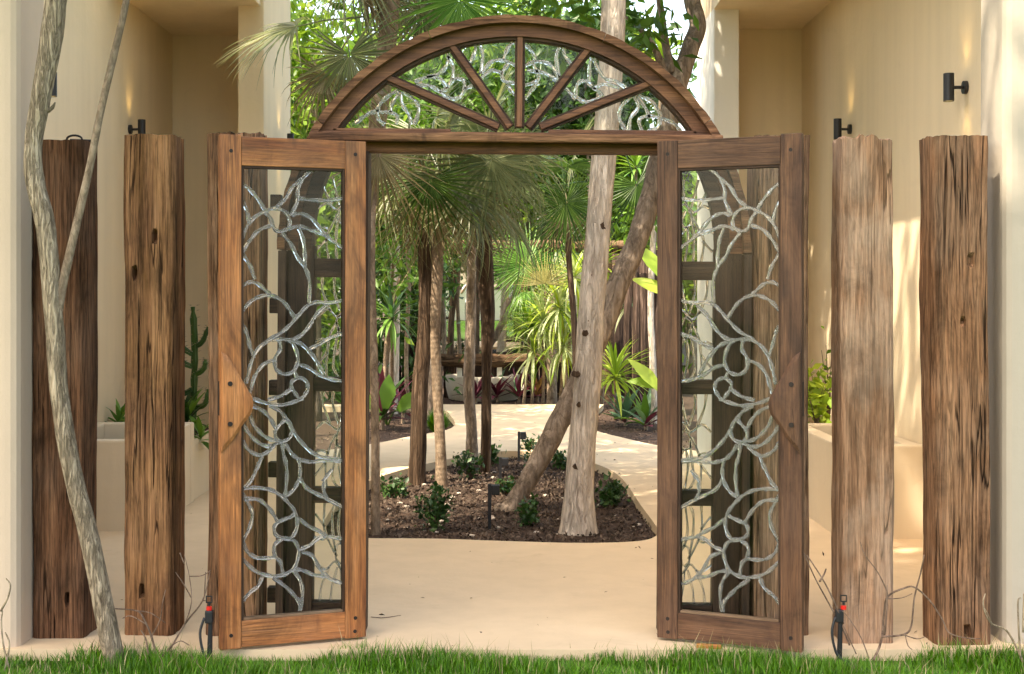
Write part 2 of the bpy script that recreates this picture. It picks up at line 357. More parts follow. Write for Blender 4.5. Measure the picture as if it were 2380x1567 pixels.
def loop(pts):
    v = [bm.verts.new(p) for p in pts]; return [bm.edges.new((v[i], v[(i + 1) % len(v)])) for i in range(len(v))]
E = loop(OUT) + loop(ISL)
bmesh.ops.triangle_fill(bm, use_beauty=True, use_dissolve=False, edges=E)
for e in E:
    if not e.is_valid: continue
    a, b_ = e.verts
    c = bm.verts.new(a.co + Vector((0, 0, -.1))); d = bm.verts.new(b_.co + Vector((0, 0, -.1))); bm.faces.new((a, b_, d, c))
tag(bmobj('path', bm, M['floor']), 'smooth cream concrete path sweeping round the planted island', kind='structure')

# gate walls, buildings each side
def rbox(name, lo, hi, mat, parent=None, bev=.03): return box(name, lo, hi, mat, parent, bev, seg=4)
t = thing('garden_wall', 'cream plastered wall end at the left edge, behind the pale sapling trunk', 'wall', (-2.18, 6.25, -.1), group=None)
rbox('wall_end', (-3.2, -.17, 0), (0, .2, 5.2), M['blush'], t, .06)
t = thing('garden_wall', 'white sunlit plastered wall end at the right edge with post shadow', 'wall', (2.20, 6.25, -.1))
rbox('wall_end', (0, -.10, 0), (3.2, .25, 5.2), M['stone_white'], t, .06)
t = thing('building', 'cream plastered building on the left with shaded niche and pale pillar', 'building', (-3.18, 9.7, 0))
rbox('side_wall', (-.3, -3.2, -.05), (0, 3.2, 4.25), M['cream'], t, .01)
rbox('back_wall', (-.3, 3.2, -.05), (1.05, 3.5, 4.22), M['cream'], t, .01)
rbox('pillar', (.87, 1.9, -.05), (1.09, 3.3, 4.6), M['cream'], t, .015)
rbox('soffit', (-.3, 1.15, 4.0), (1.06, 3.3, 4.3), M['cream'], t, .01)
t = thing('building', 'tan plastered building on the right with niche and white sunlit pillar', 'building', (2.65, 9.6, 0))
rbox('side_wall', (0, -3.1, -.05), (.3, 3.0, 4.25), M['cream'], t, .01)
rbox('back_wall', (-.72, 3.0, -.05), (.3, 3.3, 4.22), M['cream'], t, .01)
rbox('pillar', (-.93, 2.14, -.05), (-.712, 3.2, 4.6), M['white'], t, .015)
rbox('soffit', (-.93, -2.9, 4.0), (.3, 3.1, 4.3), M['cream'], t, .01)

def water_mat():
    m, n, b = mat_new('basin_water'); b.inputs['Base Color'].default_value = (.10, .12, .09, 1); b.inputs['Roughness'].default_value = .06
    bp = N(n, 'ShaderNodeBump', Strength=.2, Distance=.02); n.links.new(tex(n, coords(n), 7, 3), bp.inputs['Height']); n.links.new(bp.outputs[0], b.inputs['Normal']); return m
M['water'] = water_mat()
def basin(x0, x1, y0, y1, label):
    t = thing('water_basin', label, 'basin', ((x0 + x1) / 2, y0, 0)); ox = (x0 + x1) / 2
    h = .60; w_ = .11
    box('front_wall', (x0 - ox, 0, -.06), (x1 - ox, w_, h), M['basin'], t, .012)
    box('back_wall', (x0 - ox, y1 - y0 - w_, -.06), (x1 - ox, y1 - y0, h), M['basin'], t, .012)
    box('end_wall', (x0 - ox + .003, w_, -.06), (x0 - ox + w_, y1 - y0 - w_, h - .003), M['basin'], t, .01)
    box('end_wall', (x1 - ox - w_, w_, -.06), (x1 - ox - .003, y1 - y0 - w_, h - .003), M['basin'], t, .01)
    box('water', (x0 - ox + w_, w_, .2), (x1 - ox - w_, y1 - y0 - w_, .44), M['water'], t)
basin(-3.17, -2.41, 9.1, 10.45, 'cream open water basin against the left wall, behind the left posts')
basin(2.09, 2.645, 8.80, 10.35, 'cream open water basin against the right wall, behind the right posts')
# raised planters behind the basins
def planter(lo, hi, label):
    t = thing('planter', label, 'planter', (lo[0], lo[1], 0))
    sx, sy = hi[0] - lo[0], hi[1] - lo[1]
    box('planter_wall', (0, 0, -.06), (sx, sy, .46), M['basin'], t, .012)
    box('soil', (.06, .06, .40), (sx - .06, sy - .06, .475), M['soil'], t, .01)
planter((-3.17, 10.47), (-2.43, 11.55), 'low cream planter behind the left basin holding cactus and aloes')
planter((2.10, 10.37), (2.645, 11.6), 'low cream planter behind the right basin holding a yellow-green shrub')

# ---------------------------------------------------------------- weathered timber posts
def post(px, wid, dep, Y, ztop, mat, label, seed, rz=0.0, holes=(), cracks=4, chip=.008, lean=(0, 0), rough=1.0):
    rnd = random.Random(seed)
    NX, NZ = 44, 96; per = NX * 4; v = []; f = []
    X = (px - CX) * Y / F
    ck = []
    for _ in range(cracks):
        z0 = rnd.uniform(0, ztop * .8); ck.append((rnd.uniform(0, 4), z0, min(ztop + .1, z0 + rnd.uniform(.5, 1.6)), rnd.uniform(.006, .016), rnd.uniform(0, 99)))
    hw, hd = wid / 2, dep / 2; rc = .022
    for j in range(NZ + 1):
        q = j / NZ
        for i in range(per):
            t = i / NX; k = int(t); s = (t - k) * 2 - 1
            if k == 0: x, y, nx, ny = s * hw, -hd, 0, -1
            elif k == 1: x, y, nx, ny = hw, s * hd, 1, 0
            elif k == 2: x, y, nx, ny = -s * hw, hd, 0, 1
            else: x, y, nx, ny = -hw, -s * hd, -1, 0
            ex = max(0, abs(x) - (hw - rc)); ey = max(0, abs(y) - (hd - rc)); e = math.hypot(ex, ey)
            if e > 0 and ex > 0 and ey > 0:
                x = math.copysign(hw - rc + ex / e * min(e, rc), x); y = math.copysign(hd - rc + ey / e * min(e, rc), y)
            zt = ztop
            if chip: zt += chip * 2 * (mnoise.noise((x * 18, y * 18, seed)) + .35 * mnoise.noise((x * 50, y * 50, seed + 3)))
            z = q * zt if q < .9 else .9 * ztop + (q - .9) / .1 * (zt - .9 * ztop)
            d = rough * (.010 * mnoise.noise((x * 5, y * 5, z * 1.3 + seed)) + .005 * mnoise.noise((x * 30, y * 30, z * 2.2 + seed)) + .003 * mnoise.noise((x * 70, y * 70, z * 6 + seed)))
            if ex > 0 and ey > 0: d -= .012 * max(0, mnoise.noise((x * 9, y * 9, z * 4 + seed * 2)) + .15)
            for (tc, z0, z1, dp, ph) in ck:
                if z0 < z < z1:
                    cc = (tc + .09 * mnoise.noise((ph, z * 1.4, 0)) + .03 * mnoise.noise((ph, z * 6, 5))) % 4
                    dt = abs(t - cc); dt = min(dt, 4 - dt)
                    fade = min(1, (z - z0) / .25, (z1 - z) / .25) if z1 < ztop else min(1, (z - z0) / .25)
                    if dt < .06: d -= dp * fade * math.exp(-(dt / .016) ** 2)
            if k == 0:
                for (hs, hz, ha, hb, hdp) in holes:
                    if abs(s - hs) < ha and abs(z - hz) < hb: d -= hdp
            x += nx * d; y += ny * d
            v.append((x + lean[0] * z, y + lean[1] * z, z - .06 if j == 0 else z))
    for j in range(NZ):
        for i in range(per):
            a = j * per + i; b_ = j * per + (i + 1) % per; f.append((a, b_, b_ + per, a + per))
    # top: rings closing to the middle with an uneven sawn surface
    base = NZ * per; ring = list(range(base, base + per))
    for sc_ in (.75, .45, .15):
        st = len(v)
        for i in range(per):
            p = v[base + i]; x, y = (p[0] - lean[0] * ztop) * sc_, (p[1] - lean[1] * ztop) * sc_
            v.append((x + lean[0] * ztop, y + lean[1] * ztop, ztop + chip * 1.3 * (mnoise.noise((x * 18, y * 18, seed)) + .9 * mnoise.noise((x * 60, y * 60, seed + 9)))))
        for i in range(per): f.append((ring[i], ring[(i + 1) % per], st + (i + 1) % per, st + i))
        ring = list(range(st, st + per))
    f.append(tuple(ring))
    o = pydata('timber_post', v, f, mat, None, (X, Y, 0))
    o.rotation_euler = (0, 0, rz)
    return tag(o, label, 'post', 'upright reclaimed timber posts flanking the gate')
post(152, .243, .22, 6.35, 2.262, M['post'][0], 'dark brown timber post farthest left, behind the pale sapling trunk', 11, .02, [(.22, 1.19, .07, .018, .04), (.30, .17, .07, .02, .04)], 4, .004)
post(360, .232, .21, 6.40, 2.292, M['post'][1], 'ochre-streaked timber post with dark mortise holes, second from the left edge', 23, -.06, [(.28, 1.83, .09, .030, .05), (-.52, 1.66, .09, .028, .05), (-.25, .20, .09, .022, .05)], 7, .006)
post(553, .245, .21, 6.40, 2.30, M['post'][4], 'rough timber post partly hidden behind the left glazed door', 31, .0, (), 6, .010)
post(1808, .25, .21, 6.40, 2.29, M['post'][2], 'grey-brown timber post seen through the right glazed door', 47, .0, (), 6, .008)
post(2004, .238, .20, 6.25, 2.258, M['post'][3], 'pale bleached timber post with broken top, right of the right door', 53, .02, (), 4, .018)
post(2224, .255, .21, 6.23, 2.268, M['post'][4], 'brown knotted timber post farthest right, beside the white wall', 67, .02, [(.02, 1.44, .11, .018, .03), (.32, 1.71, .10, .022, .02), (.1, .06, .12, .03, .04)], 7, .006, (-.008, 0))

# ---------------------------------------------------------------- bevelled glass strips
def strips(curves, w_, th, y0=0.0, side=True, n=5):
    """flattened ridged strips along 2D curves lying in the x-z plane"""
    mb = MB()
    prof = [(-1, .15), (-.62, 1), (0, .45), (.62, 1), (1, .15), (1, -.15), (.6, -.7), (-.6, -.7), (-1, -.15)]
    for cv in curves:
        ww = w_
        P = catmull([(a, 0, b_) for a, b_ in cv], n); L = len(P); v = []; f = []; m_ = len(prof)
        for i, p in enumerate(P):
            tn = P[min(i + 1, L - 1)] - P[max(i - 1, 0)]
            if tn.length < 1e-9: tn = Vector((1, 0, 0))
            tn.normalize(); nrm = Vector((-tn.z, 0, tn.x))
            k = ww * (1 + .18 * math.sin(i * 1.1 + len(mb.v)))
            for a, b_ in prof: v.append(p + nrm * (a * k) + Vector((0, y0 + b_ * th, 0)))
        for i in range(L - 1):
            for q in range(m_): f.append((i * m_ + q, i * m_ + (q + 1) % m_, (i + 1) * m_ + (q + 1) % m_, (i + 1) * m_ + q))
        f.append(tuple(range(m_))); f.append(tuple(range((L - 1) * m_, L * m_))[::-1]); mb.add(v, f)
    return mb

# traced from the left leaf: pixels of two enlarged crops (upper and lower)
UP = [[(30,150),(90,190),(150,260),(195,330)],[(30,250),(75,330),(95,420)],
[(35,560),(70,460),(130,380),(200,340),(265,320),(330,345),(360,400),(350,450),(300,475),(260,455),(235,390),(205,352)],
[(50,610),(100,530),(160,465),(240,435)],[(270,315),(330,260),(380,180),(440,130),(490,80),(555,38)],
[(440,130),(415,200),(410,280),(365,370)],[(415,255),(500,265),(600,270),(715,255)],
[(375,370),(430,355),(500,385),(560,450),(600,500),(715,588)],[(350,460),(420,440),(500,465),(570,490),(620,505)],
[(310,485),(370,560),(410,640),(460,710),(490,800),(490,945)],[(420,455),(450,530),(460,620),(465,710)],
[(35,585),(60,640),(100,700),(130,790)],[(30,850),(90,810),(150,820),(210,870),(235,890)],
[(35,1020),(90,950),(150,910),(230,895),(310,930),(360,990),(395,1045)],
[(480,960),(440,1000),(390,1060),(320,1130),(240,1180),(160,1240),(110,1330),(85,1430),(75,1480)],
[(480,960),(540,940),(620,945),(715,928)],[(350,1190),(420,1170),(480,1110),(530,1030),(600,960)],
[(245,1190),(300,1185),(360,1195),(400,1250),(415,1330),(380,1400),(320,1415),(270,1380),(265,1310),(300,1250),(293,1192)],
[(360,1190),(440,1220),(510,1290),(560,1370),(585,1415)],[(100,1540),(130,1430),(190,1350),(270,1320)],
[(415,1350),(480,1370),(560,1420),(640,1450),(720,1462)],[(35,1070),(75,1140),(95,1220),(120,1290)],
[(395,1400),(408,1440)],[(375,1510),(372,1470),(420,1440),(468,1460),(480,1510),(460,1550),(430,1580),(400,1545),(375,1510)],
[(490,1250),(560,1215),(640,1170),(715,1148)]]
LO = [[(105,85),(200,120),(300,135),(400,110),(450,90)],[(215,100),(300,75),(370,30)],
[(225,140),(290,170),(340,230),(380,300),(430,370),(500,440),(580,480),(715,496)],[(115,140),(180,170),(230,220),(270,290)],
[(265,300),(310,250),(340,230),(375,290),(360,350),(310,375),(270,350),(265,300)],[(95,190),(120,260),(170,320),(230,360),(310,375)],
[(45,250),(90,320),(150,380),(220,405),(310,375)],[(40,360),(90,430),(160,465),(220,440),(260,400)],
[(310,380),(320,460),(340,540),(340,640),(330,730)],[(330,390),(370,450),(420,490),(500,510),(580,500),(715,503)],
[(420,490),(430,560),(420,630),(380,700),(330,735)],[(430,620),(470,680),(540,720),(620,760),(720,815)],
[(45,690),(100,640),(150,540),(180,470)],[(45,690),(120,680),(220,690),(300,730),(360,790),(400,850),(410,930),(380,1000),(330,1015),(270,990),(260,940),(290,905),(370,870),(392,852)],
[(60,755),(140,755),(200,790),(250,850),(285,910)],[(45,715),(90,790),(115,860),(90,960),(45,1035)],
[(330,1015),(390,1030),(420,1090),(410,1160),(380,1220),(300,1260),(200,1255),(120,1220),(40,1140)],
[(310,1020),(260,1060),(265,1130),(300,1170),(315,1245)],[(45,1025),(80,1100),(140,1140),(220,1145),(265,1135)],
[(380,1220),(430,1290),(445,1380),(430,1490)],[(250,1275),(330,1330),(390,1390),(420,1430),(430,1490)],
[(180,1265),(150,1330),(90,1380),(45,1435)],[(420,1090),(490,1060),(580,1000),(720,1022)],[(420,880),(480,930),(560,970),(600,1000)],
[(440,1100),(510,1130),(550,1200),(600,1260),(660,1295),(725,1312)],[(390,1220),(450,1225),(520,1255),(600,1265)],
[(590,640),(585,700),(610,760)],[(640,560),(600,610),(580,640)]]
HL = Vector((-.668, 6.247)); DL = Vector((-.9318, -.3634))
def to_door(px, py):
    k = (px - CX) / F; s = (k * HL.y - HL.x) / (DL.x - k * DL.y); Y = HL.y + s * DL.y
    return s, CH - (py - HY) / F * Y
def crop2d(c, y0): return [((940 + .6062 * a) * .58105, (y0 + .6062 * b_) * .58105) for a, b_ in c]
DOORW, DOORH = .655, 2.24
S0, S1, R0, R1 = .096, .562, .120, 2.113             # glass opening in the leaf
DC = [[to_door(*p) for p in crop2d(c, 650)] for c in UP] + [[to_door(*p) for p in crop2d(c, 1550)] for c in LO]
DC = [[(min(max(a, S0 - .004), S1 + .004), min(max(b_, R0), R1)) for a, b_ in c] for c in DC]

def door(name, label, loc, ang, front, key, seed):
    t = thing(name, label, 'door', loc, ang); T = .046; h = T / 2
    X, Z = M[key + 'x'], M[key + 'z']
    fs = front
    box('stile', (0, -h, 0), (S0, h, DOORH), Z, t, .004)
    box('stile', (S1, -h, 0), (DOORW, h, DOORH + .006), Z, t, .004)
    box('rail', (S0 + .001, -h + .002, R1), (S1 - .001, h - .002, DOORH), X, t, .003)
    box('rail', (S0 + .001, -h + .002, .004), (S1 - .001, h - .002, R0), X, t, .003)
    g = box('glass_pane', (S0 - .004, -.003, R0 - .004), (S1 + .004, .003, R1 + .004), M['pane'], t)
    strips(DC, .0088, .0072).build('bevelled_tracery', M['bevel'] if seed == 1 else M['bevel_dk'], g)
    b = .011                                           # glazing beads on both faces
    for sgn in (-1, 1):
        y0, y1 = sorted((sgn * .0055, sgn * .016))
        box('glazing_bead', (S0 + .0005, y0, R0), (S0 + b, y1, R1), M['jambz'], t, .002)
        box('glazing_bead', (S1 - b, y0, R0), (S1 - .0005, y1, R1), M['jambz'], t, .002)
        box('glazing_bead', (S0 + b, y0, R0 + .0005), (S1 - b, y1, R0 + b), M['beadx'], t, .002)
        box('glazing_bead', (S0 + b, y0, R1 - b), (S1 - b, y1, R1 - .0005), M['jambx'], t, .002)
    for (s, z) in ((.05, 2.18), (.607, 2.175), (.05, .09), (.607, .06), (.052, .03)):
        bm = bmesh.new(); cyl(bm, (s, fs * (h - .004), z), (s, fs * (h + .002), z), .0085, n=10); bmobj('peg', bm, M['iron'], t)
    # carved handle block on the meeting stile, swelling over the glass
    pr = [(.650, 1.30), (.618, 1.275), (.588, 1.225), (.566, 1.185), (.540, 1.140), (.516, 1.095), (.512, 1.06), (.525, 1.02), (.553, .985), (.572, .955), (.60, .915), (.650, .86)]
    C = [Vector((p[0], 0, p[1])) for p in catmull([(a, b_, 0) for a, b_ in pr], 4) for p in [(p.x, p.y)]]
    v = []; f = []; L = len(C); cx = Vector((.612, 0, 1.08))
    for sc_, yy in ((1, h - .002), (1, h + .008), (.86, h + .017), (.4, h + .021)):
        for p in C:
            q = cx + (p - cx) * sc_; q.x = min(q.x, .652); v.append((q.x, fs * yy, q.z))
    for r_ in range(3):
        for i in range(L): f.append((r_ * L + i, r_ * L + (i + 1) % L, (r_ + 1) * L + (i + 1) % L, (r_ + 1) * L + i))
    f.append(tuple(range(3 * L, 4 * L))); f.append(tuple(range(L))[::-1])
    hb = pydata('handle_block', v, f, Z, t)
    for z in (1.16, .985):
        bm = bmesh.new(); cyl(bm, (.615, fs * (h + .016), z), (.615, fs * (h + .0255), z), .011, n=10); bmobj('bolt', bm, M['iron'], hb)
    bm = bmesh.new(); add_box(bm, (.651, -.008, 1.02), (.6585, .008, 1.17), .002); bmobj('lock_plate', bm, M['iron'], t)
    for z in (.3, 1.1, 1.9):
        bm = bmesh.new(); cyl(bm, (-.004, -fs * (h + .004), z - .05), (-.004, -fs * (h + .004), z + .05), .008, n=10); bmobj('hinge', bm, M['iron'], t)
    return t
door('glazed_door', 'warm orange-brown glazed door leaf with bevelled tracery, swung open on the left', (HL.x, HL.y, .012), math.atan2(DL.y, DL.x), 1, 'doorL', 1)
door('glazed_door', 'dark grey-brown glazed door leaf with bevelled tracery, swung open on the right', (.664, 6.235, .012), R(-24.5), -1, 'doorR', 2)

# ---------------------------------------------------------------- arched frame with fanlight and sidelights
FY = 6.40                                               # centre plane of the frame
FT = thing('arched_door_frame', 'arched wooden door frame with fanlight and glazed sidelights in the middle', 'door frame', (0, FY, 0))
FT.rotation_euler = (0, R(.45), 0)
AC = Vector((-.004, 1.755)); AR = 1.085
def arc_pts(r, a0, a1, n): return [(AC.x + r * math.cos(a0 + (a1 - a0) * i / n), AC.y + r * math.sin(a0 + (a1 - a0) * i / n)) for i in range(n + 1)]
def ring(name, r0, r1, a0, a1, y0, y1, mat, n=48):
    A = arc_pts(r0, a0, a1, n); B = arc_pts(r1, a0, a1, n); v = []; f = []
    for i in range(n + 1):
        rn = .002 * math.sin(i * 2.3) + .0015 * math.sin(i * 5.1 + 1)
        for (p, e) in ((A[i], 0), (B[i], rn)):
            q = (p[0] + (p[0] - AC.x) / AR * e, p[1] + (p[1] - AC.y) / AR * e)
            v.append((q[0], y0, q[1])); v.append((q[0], y1, q[1]))
    for i in range(n):
        a = i * 4; b_ = a + 4
        f += [(a, b_, b_ + 2, a + 2), (a + 1, a + 3, b_ + 3, b_ + 1), (a, a + 1, b_ + 1, b_), (a + 2, b_ + 2, b_ + 3, a + 3)]
    f += [(0, 2, 3, 1), (4 * n, 4 * n + 1, 4 * n + 3, 4 * n + 2)]
    return pydata(name, v, f, mat, FT)
ZT0, ZT1 = 2.215, 2.305                                # transom
for a0, a1 in ((0.002, .60), (.60, 1.18), (1.18, 1.95), (1.95, 2.56), (2.56, math.pi - .002)):
    ring('arch_rim', AR - .034, AR, a0 + .0012, a1 - .0012, -.105, .06, M['rimx'], 16)
ring('arch_ring', AR - .090, AR - .0345, 0.001, math.pi - .001, -.06, .05, M['framex'], 64)
for a0, a1 in ((.001, .46), (math.pi - .46, math.pi - .001)): ring('arch_ring', AR - .150, AR - .0905, a0, a1, -.052, .042, M['jambx'], 24)
ring('arch_bead', AR - .102, AR - .0905, .62, math.pi - .62, -.042, .03, M['jambx'], 48)
box('transom_rail', (-.925, -.085, ZT0 + .045), (.925, .05, ZT1), M['framex'], FT, .004)
box('drip_moulding', (-.945, -.135, ZT0 + .040), (.945, -.0855, ZT1 - .01), M['rimx'], FT, .010)
box('door_stop', (-.76, -.045, ZT0), (.76, .04, ZT0 + .0445), M['framex'], FT, .003)
box('sill_bead', (-.845, -.06, ZT1 + .0005), (-.30, -.02, ZT1 + .017), M['framex'], FT, .004)
box('sill_bead', (.15, -.06, ZT1 + .0005), (.835, -.02, ZT1 + .017), M['framex'], FT, .004)
def fl(px, py, Y=FY): p = at(px, py, Y); return Vector((p.x, p.z))
hub = [((1198, 298), (1198, 74)), ((1176, 298), (1031, 98)), ((1218, 298), (1364, 106)), ((1150, 298), (876, 179)), ((1246, 298), (1514, 188))]
def bar(name, a, b_, w_, y0, y1, mat, parent, bev=.004):
    a = Vector((a[0], 0, a[1])); b_ = Vector((b_[0], 0, b_[1])); d = b_ - a; L = d.length
    ang = math.atan2(d.z, d.x); bm = bmesh.new()
    add_box(bm, (-L / 2, y0, -w_ / 2), (L / 2, y1, w_ / 2), bev)
    bmesh.ops.rotate(bm, verts=bm.verts, matrix=Matrix.Rotation(-ang, 3, 'Y')); bmesh.ops.translate(bm, verts=bm.verts, vec=(a + b_) / 2)
    return bmobj(name, bm, mat, parent)
for i, (a, b_) in enumerate(hub):
    A, B = fl(*a), fl(*b_); o = .0016 * i
    mu = bar('mullion', A, B, .026, -.052 + o, .02 - o, M['framex'] if i else M['framez'], FT)
    d = (B - A).normalized(); nn = Vector((-d.y, d.x))
    for sg in (-1, 1): bar('mullion_bead', A + nn * sg * .0185, B + nn * sg * .0185, .010, -.036 + o, .012 - o, M['jambx'], mu, .002)
# fanlight panes: wedge between neighbouring bars, arc outside, sill below
order = [(1e9, None), 3, 1, 0, 2, 4, (1e9, None)]
angs = []
HB = fl(1198, 298)
def on_arc(P, d, r):
    o = Vector(P) - AC; bq = o.dot(d); c = o.dot(o) - r * r; return Vector(P) + d * (-bq + math.sqrt(bq * bq - c))
r_in = AR - .088
bars = [(fl(*hub[k][0]), fl(*hub[k][1])) for k in (3, 1, 0, 2, 4)]
def arc_ang(p): return math.atan2(p.y - AC.y, p.x - AC.x)
zs = ZT1 + .004
lft = Vector((AC.x - math.sqrt(r_in ** 2 - (zs - AC.y) ** 2), zs)); rgt = Vector((AC.x + math.sqrt(r_in ** 2 - (zs - AC.y) ** 2), zs))
ends = [lft] + [on_arc(a, (b_ - a).normalized(), r_in) for a, b_ in bars] + [rgt]
starts = [None] + [Vector((a.x, zs)) for a, b_ in bars] + [None]
FANC = [
 [[(400,660),(470,610),(530,590)],[(520,600),(530,560),(580,510),(640,480)],[(520,600),(530,640),(560,664)],[(525,600),(590,600),(625,620),(620,664)],[(640,490),(600,550),(590,600)],[(645,490),(650,550),(690,620),(700,664)],[(660,490),(720,540),(740,590),(715,664)]],
 [[(715,438),(790,410),(850,420),(890,470)],[(725,455),(800,460),(850,490),(890,520),(950,520),(980,470),(970,425),(920,425),(890,470),(850,490)],[(890,245),(890,330),(850,390),(780,412)],[(890,300),(920,360),(915,425)],[(980,470),(1025,458)]],
 [[(1030,205),(1035,270),(1010,335)],[(1045,205),(1075,290),(1065,390)],[(1070,390),(1120,330),(1180,320),(1250,345)],[(1070,415),(1120,375),(1180,388)],[(1252,212),(1210,250),(1185,318)],[(1210,335),(1180,390),(1190,430),(1250,440)],[(1205,450),(1245,505)]],
 [[(1300,235),(1340,280),(1355,325)],[(1300,348),(1360,325),(1430,340),(1482,412)],[(1310,372),(1400,385),(1470,425)],[(1300,452),(1360,430),(1370,400),(1340,335)],[(1300,525),(1340,470),(1370,440)],[(1495,210),(1465,300),(1482,412)],[(1505,210),(1510,290),(1575,365)]],
 [[(1670,262),(1670,330),(1720,410),(1780,425),(1835,462)],[(1655,290),(1640,350),(1640,430)],[(1655,455),(1620,425),(1580,440),(1570,500),(1610,535),(1660,530),(1705,500),(1660,460)],[(1515,465),(1570,522)],[(1660,470),(1720,440),(1800,462)]],
 [[(1870,495),(1810,560),(1800,620),(1835,690)],[(1875,495),(1900,560),(1860,620),(1850,690)],[(1890,498),(1940,570),(1960,620)],[(1900,498),(1980,540),(2020,612)],[(1920,688),(1905,630),(1950,610),(2010,620),(2000,670),(1950,688)],[(2020,620),(2080,640),(2125,690)]]]
def f2(u, v_): return fl((1100 + .7563 * u) * .58105, (.7563 * v_) * .58105)
for k in range(6):
    a0 = arc_ang(ends[k]); a1 = arc_ang(ends[k + 1])
    if a0 < a1: a0 += 2 * math.pi
    P = [ends[k]] + [Vector((AC.x + r_in * math.cos(a0 + (a1 - a0) * i / 12), AC.y + r_in * math.sin(a0 + (a1 - a0) * i / 12))) for i in range(1, 12)] + [ends[k + 1]]
    if starts[k + 1]: P.append(starts[k + 1])
    if starts[k]: P.append(starts[k])
    n_ = len(P); v = [(p.x, -.003, p.y) for p in P] + [(p.x, .003, p.y) for p in P]
    f = [tuple(range(n_)), tuple(range(2 * n_ - 1, n_ - 1, -1))] + [(i, i + n_, (i + 1) % n_ + n_, (i + 1) % n_) for i in range(n_)]
    g = pydata('fanlight_pane', v, f, M['pane'], FT)
    strips([[tuple(f2(*p)) for p in c] for c in FANC[k]], .0090, .0075).build('bevelled_tracery', M['bevel'], g)
# jambs, sidelight stiles, rails and panes
for sg in (-1, 1):
    x0, x1 = sorted((sg * .675, sg * .745)); box('jamb', (x0, -.075, 0), (x1, .05, ZT0 - .001), M['jambz'], FT, .004)
    x0, x1 = sorted((sg * .925, sg * 1.048)); box('sidelight_stile', (x0, -.05, 0), (x1, .04, 1.78), M['jambz'], FT, .004)
    x0, x1 = sorted((sg * 1.0485, sg * 1.085)); box('outer_jamb', (x0, -.10, 0), (x1, .055, 1.754), M['jambz'], FT, .004)
    for z0, z1 in ((1.634, 1.72), (1.106, 1.172), (.59, .66), (.0, .13)):
        x0, x1 = sorted((sg * .7455, sg * .9245)); box('sidelight_rail', (x0, -.04, z0), (x1, .035, z1), M['jambx'], FT, .003)
    prs = random.Random(5)
    for (z0, z1) in ((1.72, 2.16), (1.172, 1.634), (.66, 1.106), (.13, .59)):
        x0, x1 = .747, .923
        if z1 > 2:
            P = [(x0, z0), (x1, z0)] + [(AC.x * sg + (AR - .148) * math.cos(a), AC.y + (AR - .148) * math.sin(a)) for a in np.linspace(.06, .42, 8)]
            P = [p for p in P if p[0] <= x1 + .001 or p[1] <= z0] + [(x0, min(z1 + .05, AC.y + math.sqrt((AR - .148) ** 2 - x0 ** 2)))]
        else: P = [(x0, z0), (x1, z0), (x1, z1), (x0, z1)]
        P = [(sg * a, b_) for a, b_ in P]; n_ = len(P); v = [(p[0], -.003, p[1]) for p in P] + [(p[0], .003, p[1]) for p in P]
        f = [tuple(range(n_)), tuple(range(2 * n_ - 1, n_ - 1, -1))] + [(i, i + n_, (i + 1) % n_ + n_, (i + 1) % n_) for i in range(n_)]
        g = pydata('sidelight_pane', v, f, M['pane'], FT)
        W = x1 - x0; H = min(z1, 2.10) - z0
        pat = [[(0, .62), (.2, .7), (.45, .60), (.7, .68), (1, .60)], [(.18, 1), (.22, .85), (.3, .68)], [(.55, 1), (.5, .85), (.38, .66)], [(.85, 1), (.8, .85), (.62, .66)],
               [(.25, .62), (.15, .5), (.25, .42), (.4, .45), (.42, .57), (.3, .63)], [(.42, .55), (.6, .42), (.72, .25), (.7, .0)], [(.3, .42), (.35, .25), (.28, 0)], [(.42, .5), (.5, .3), (.5, .1), (.42, 0)],
               [(1, .35), (.8, .38), (.66, .35)], [(.7, .25), (.9, .15), (1, .12)], [(0, .3), (.15, .33), (.26, .42)]]
        if z1 < 1: pat = [[(a, 1 - b_) for a, b_ in c] for c in pat]
        strips([[(sg * (x0 + a * W + prs.uniform(-.006, .006)), z0 + b_ * H) for a, b_ in c] for c in pat], .0062, .006, n=4).build('bevelled_tracery', M['bevel'], g)
    for z in (1.98, 1.50, 1.12, .74, .16):
        if sg < 0:
            box('spacer_block', (-1.135, -.03, z - .035), (-1.0855, .03, z + .035), M['jambx'], FT, .004)

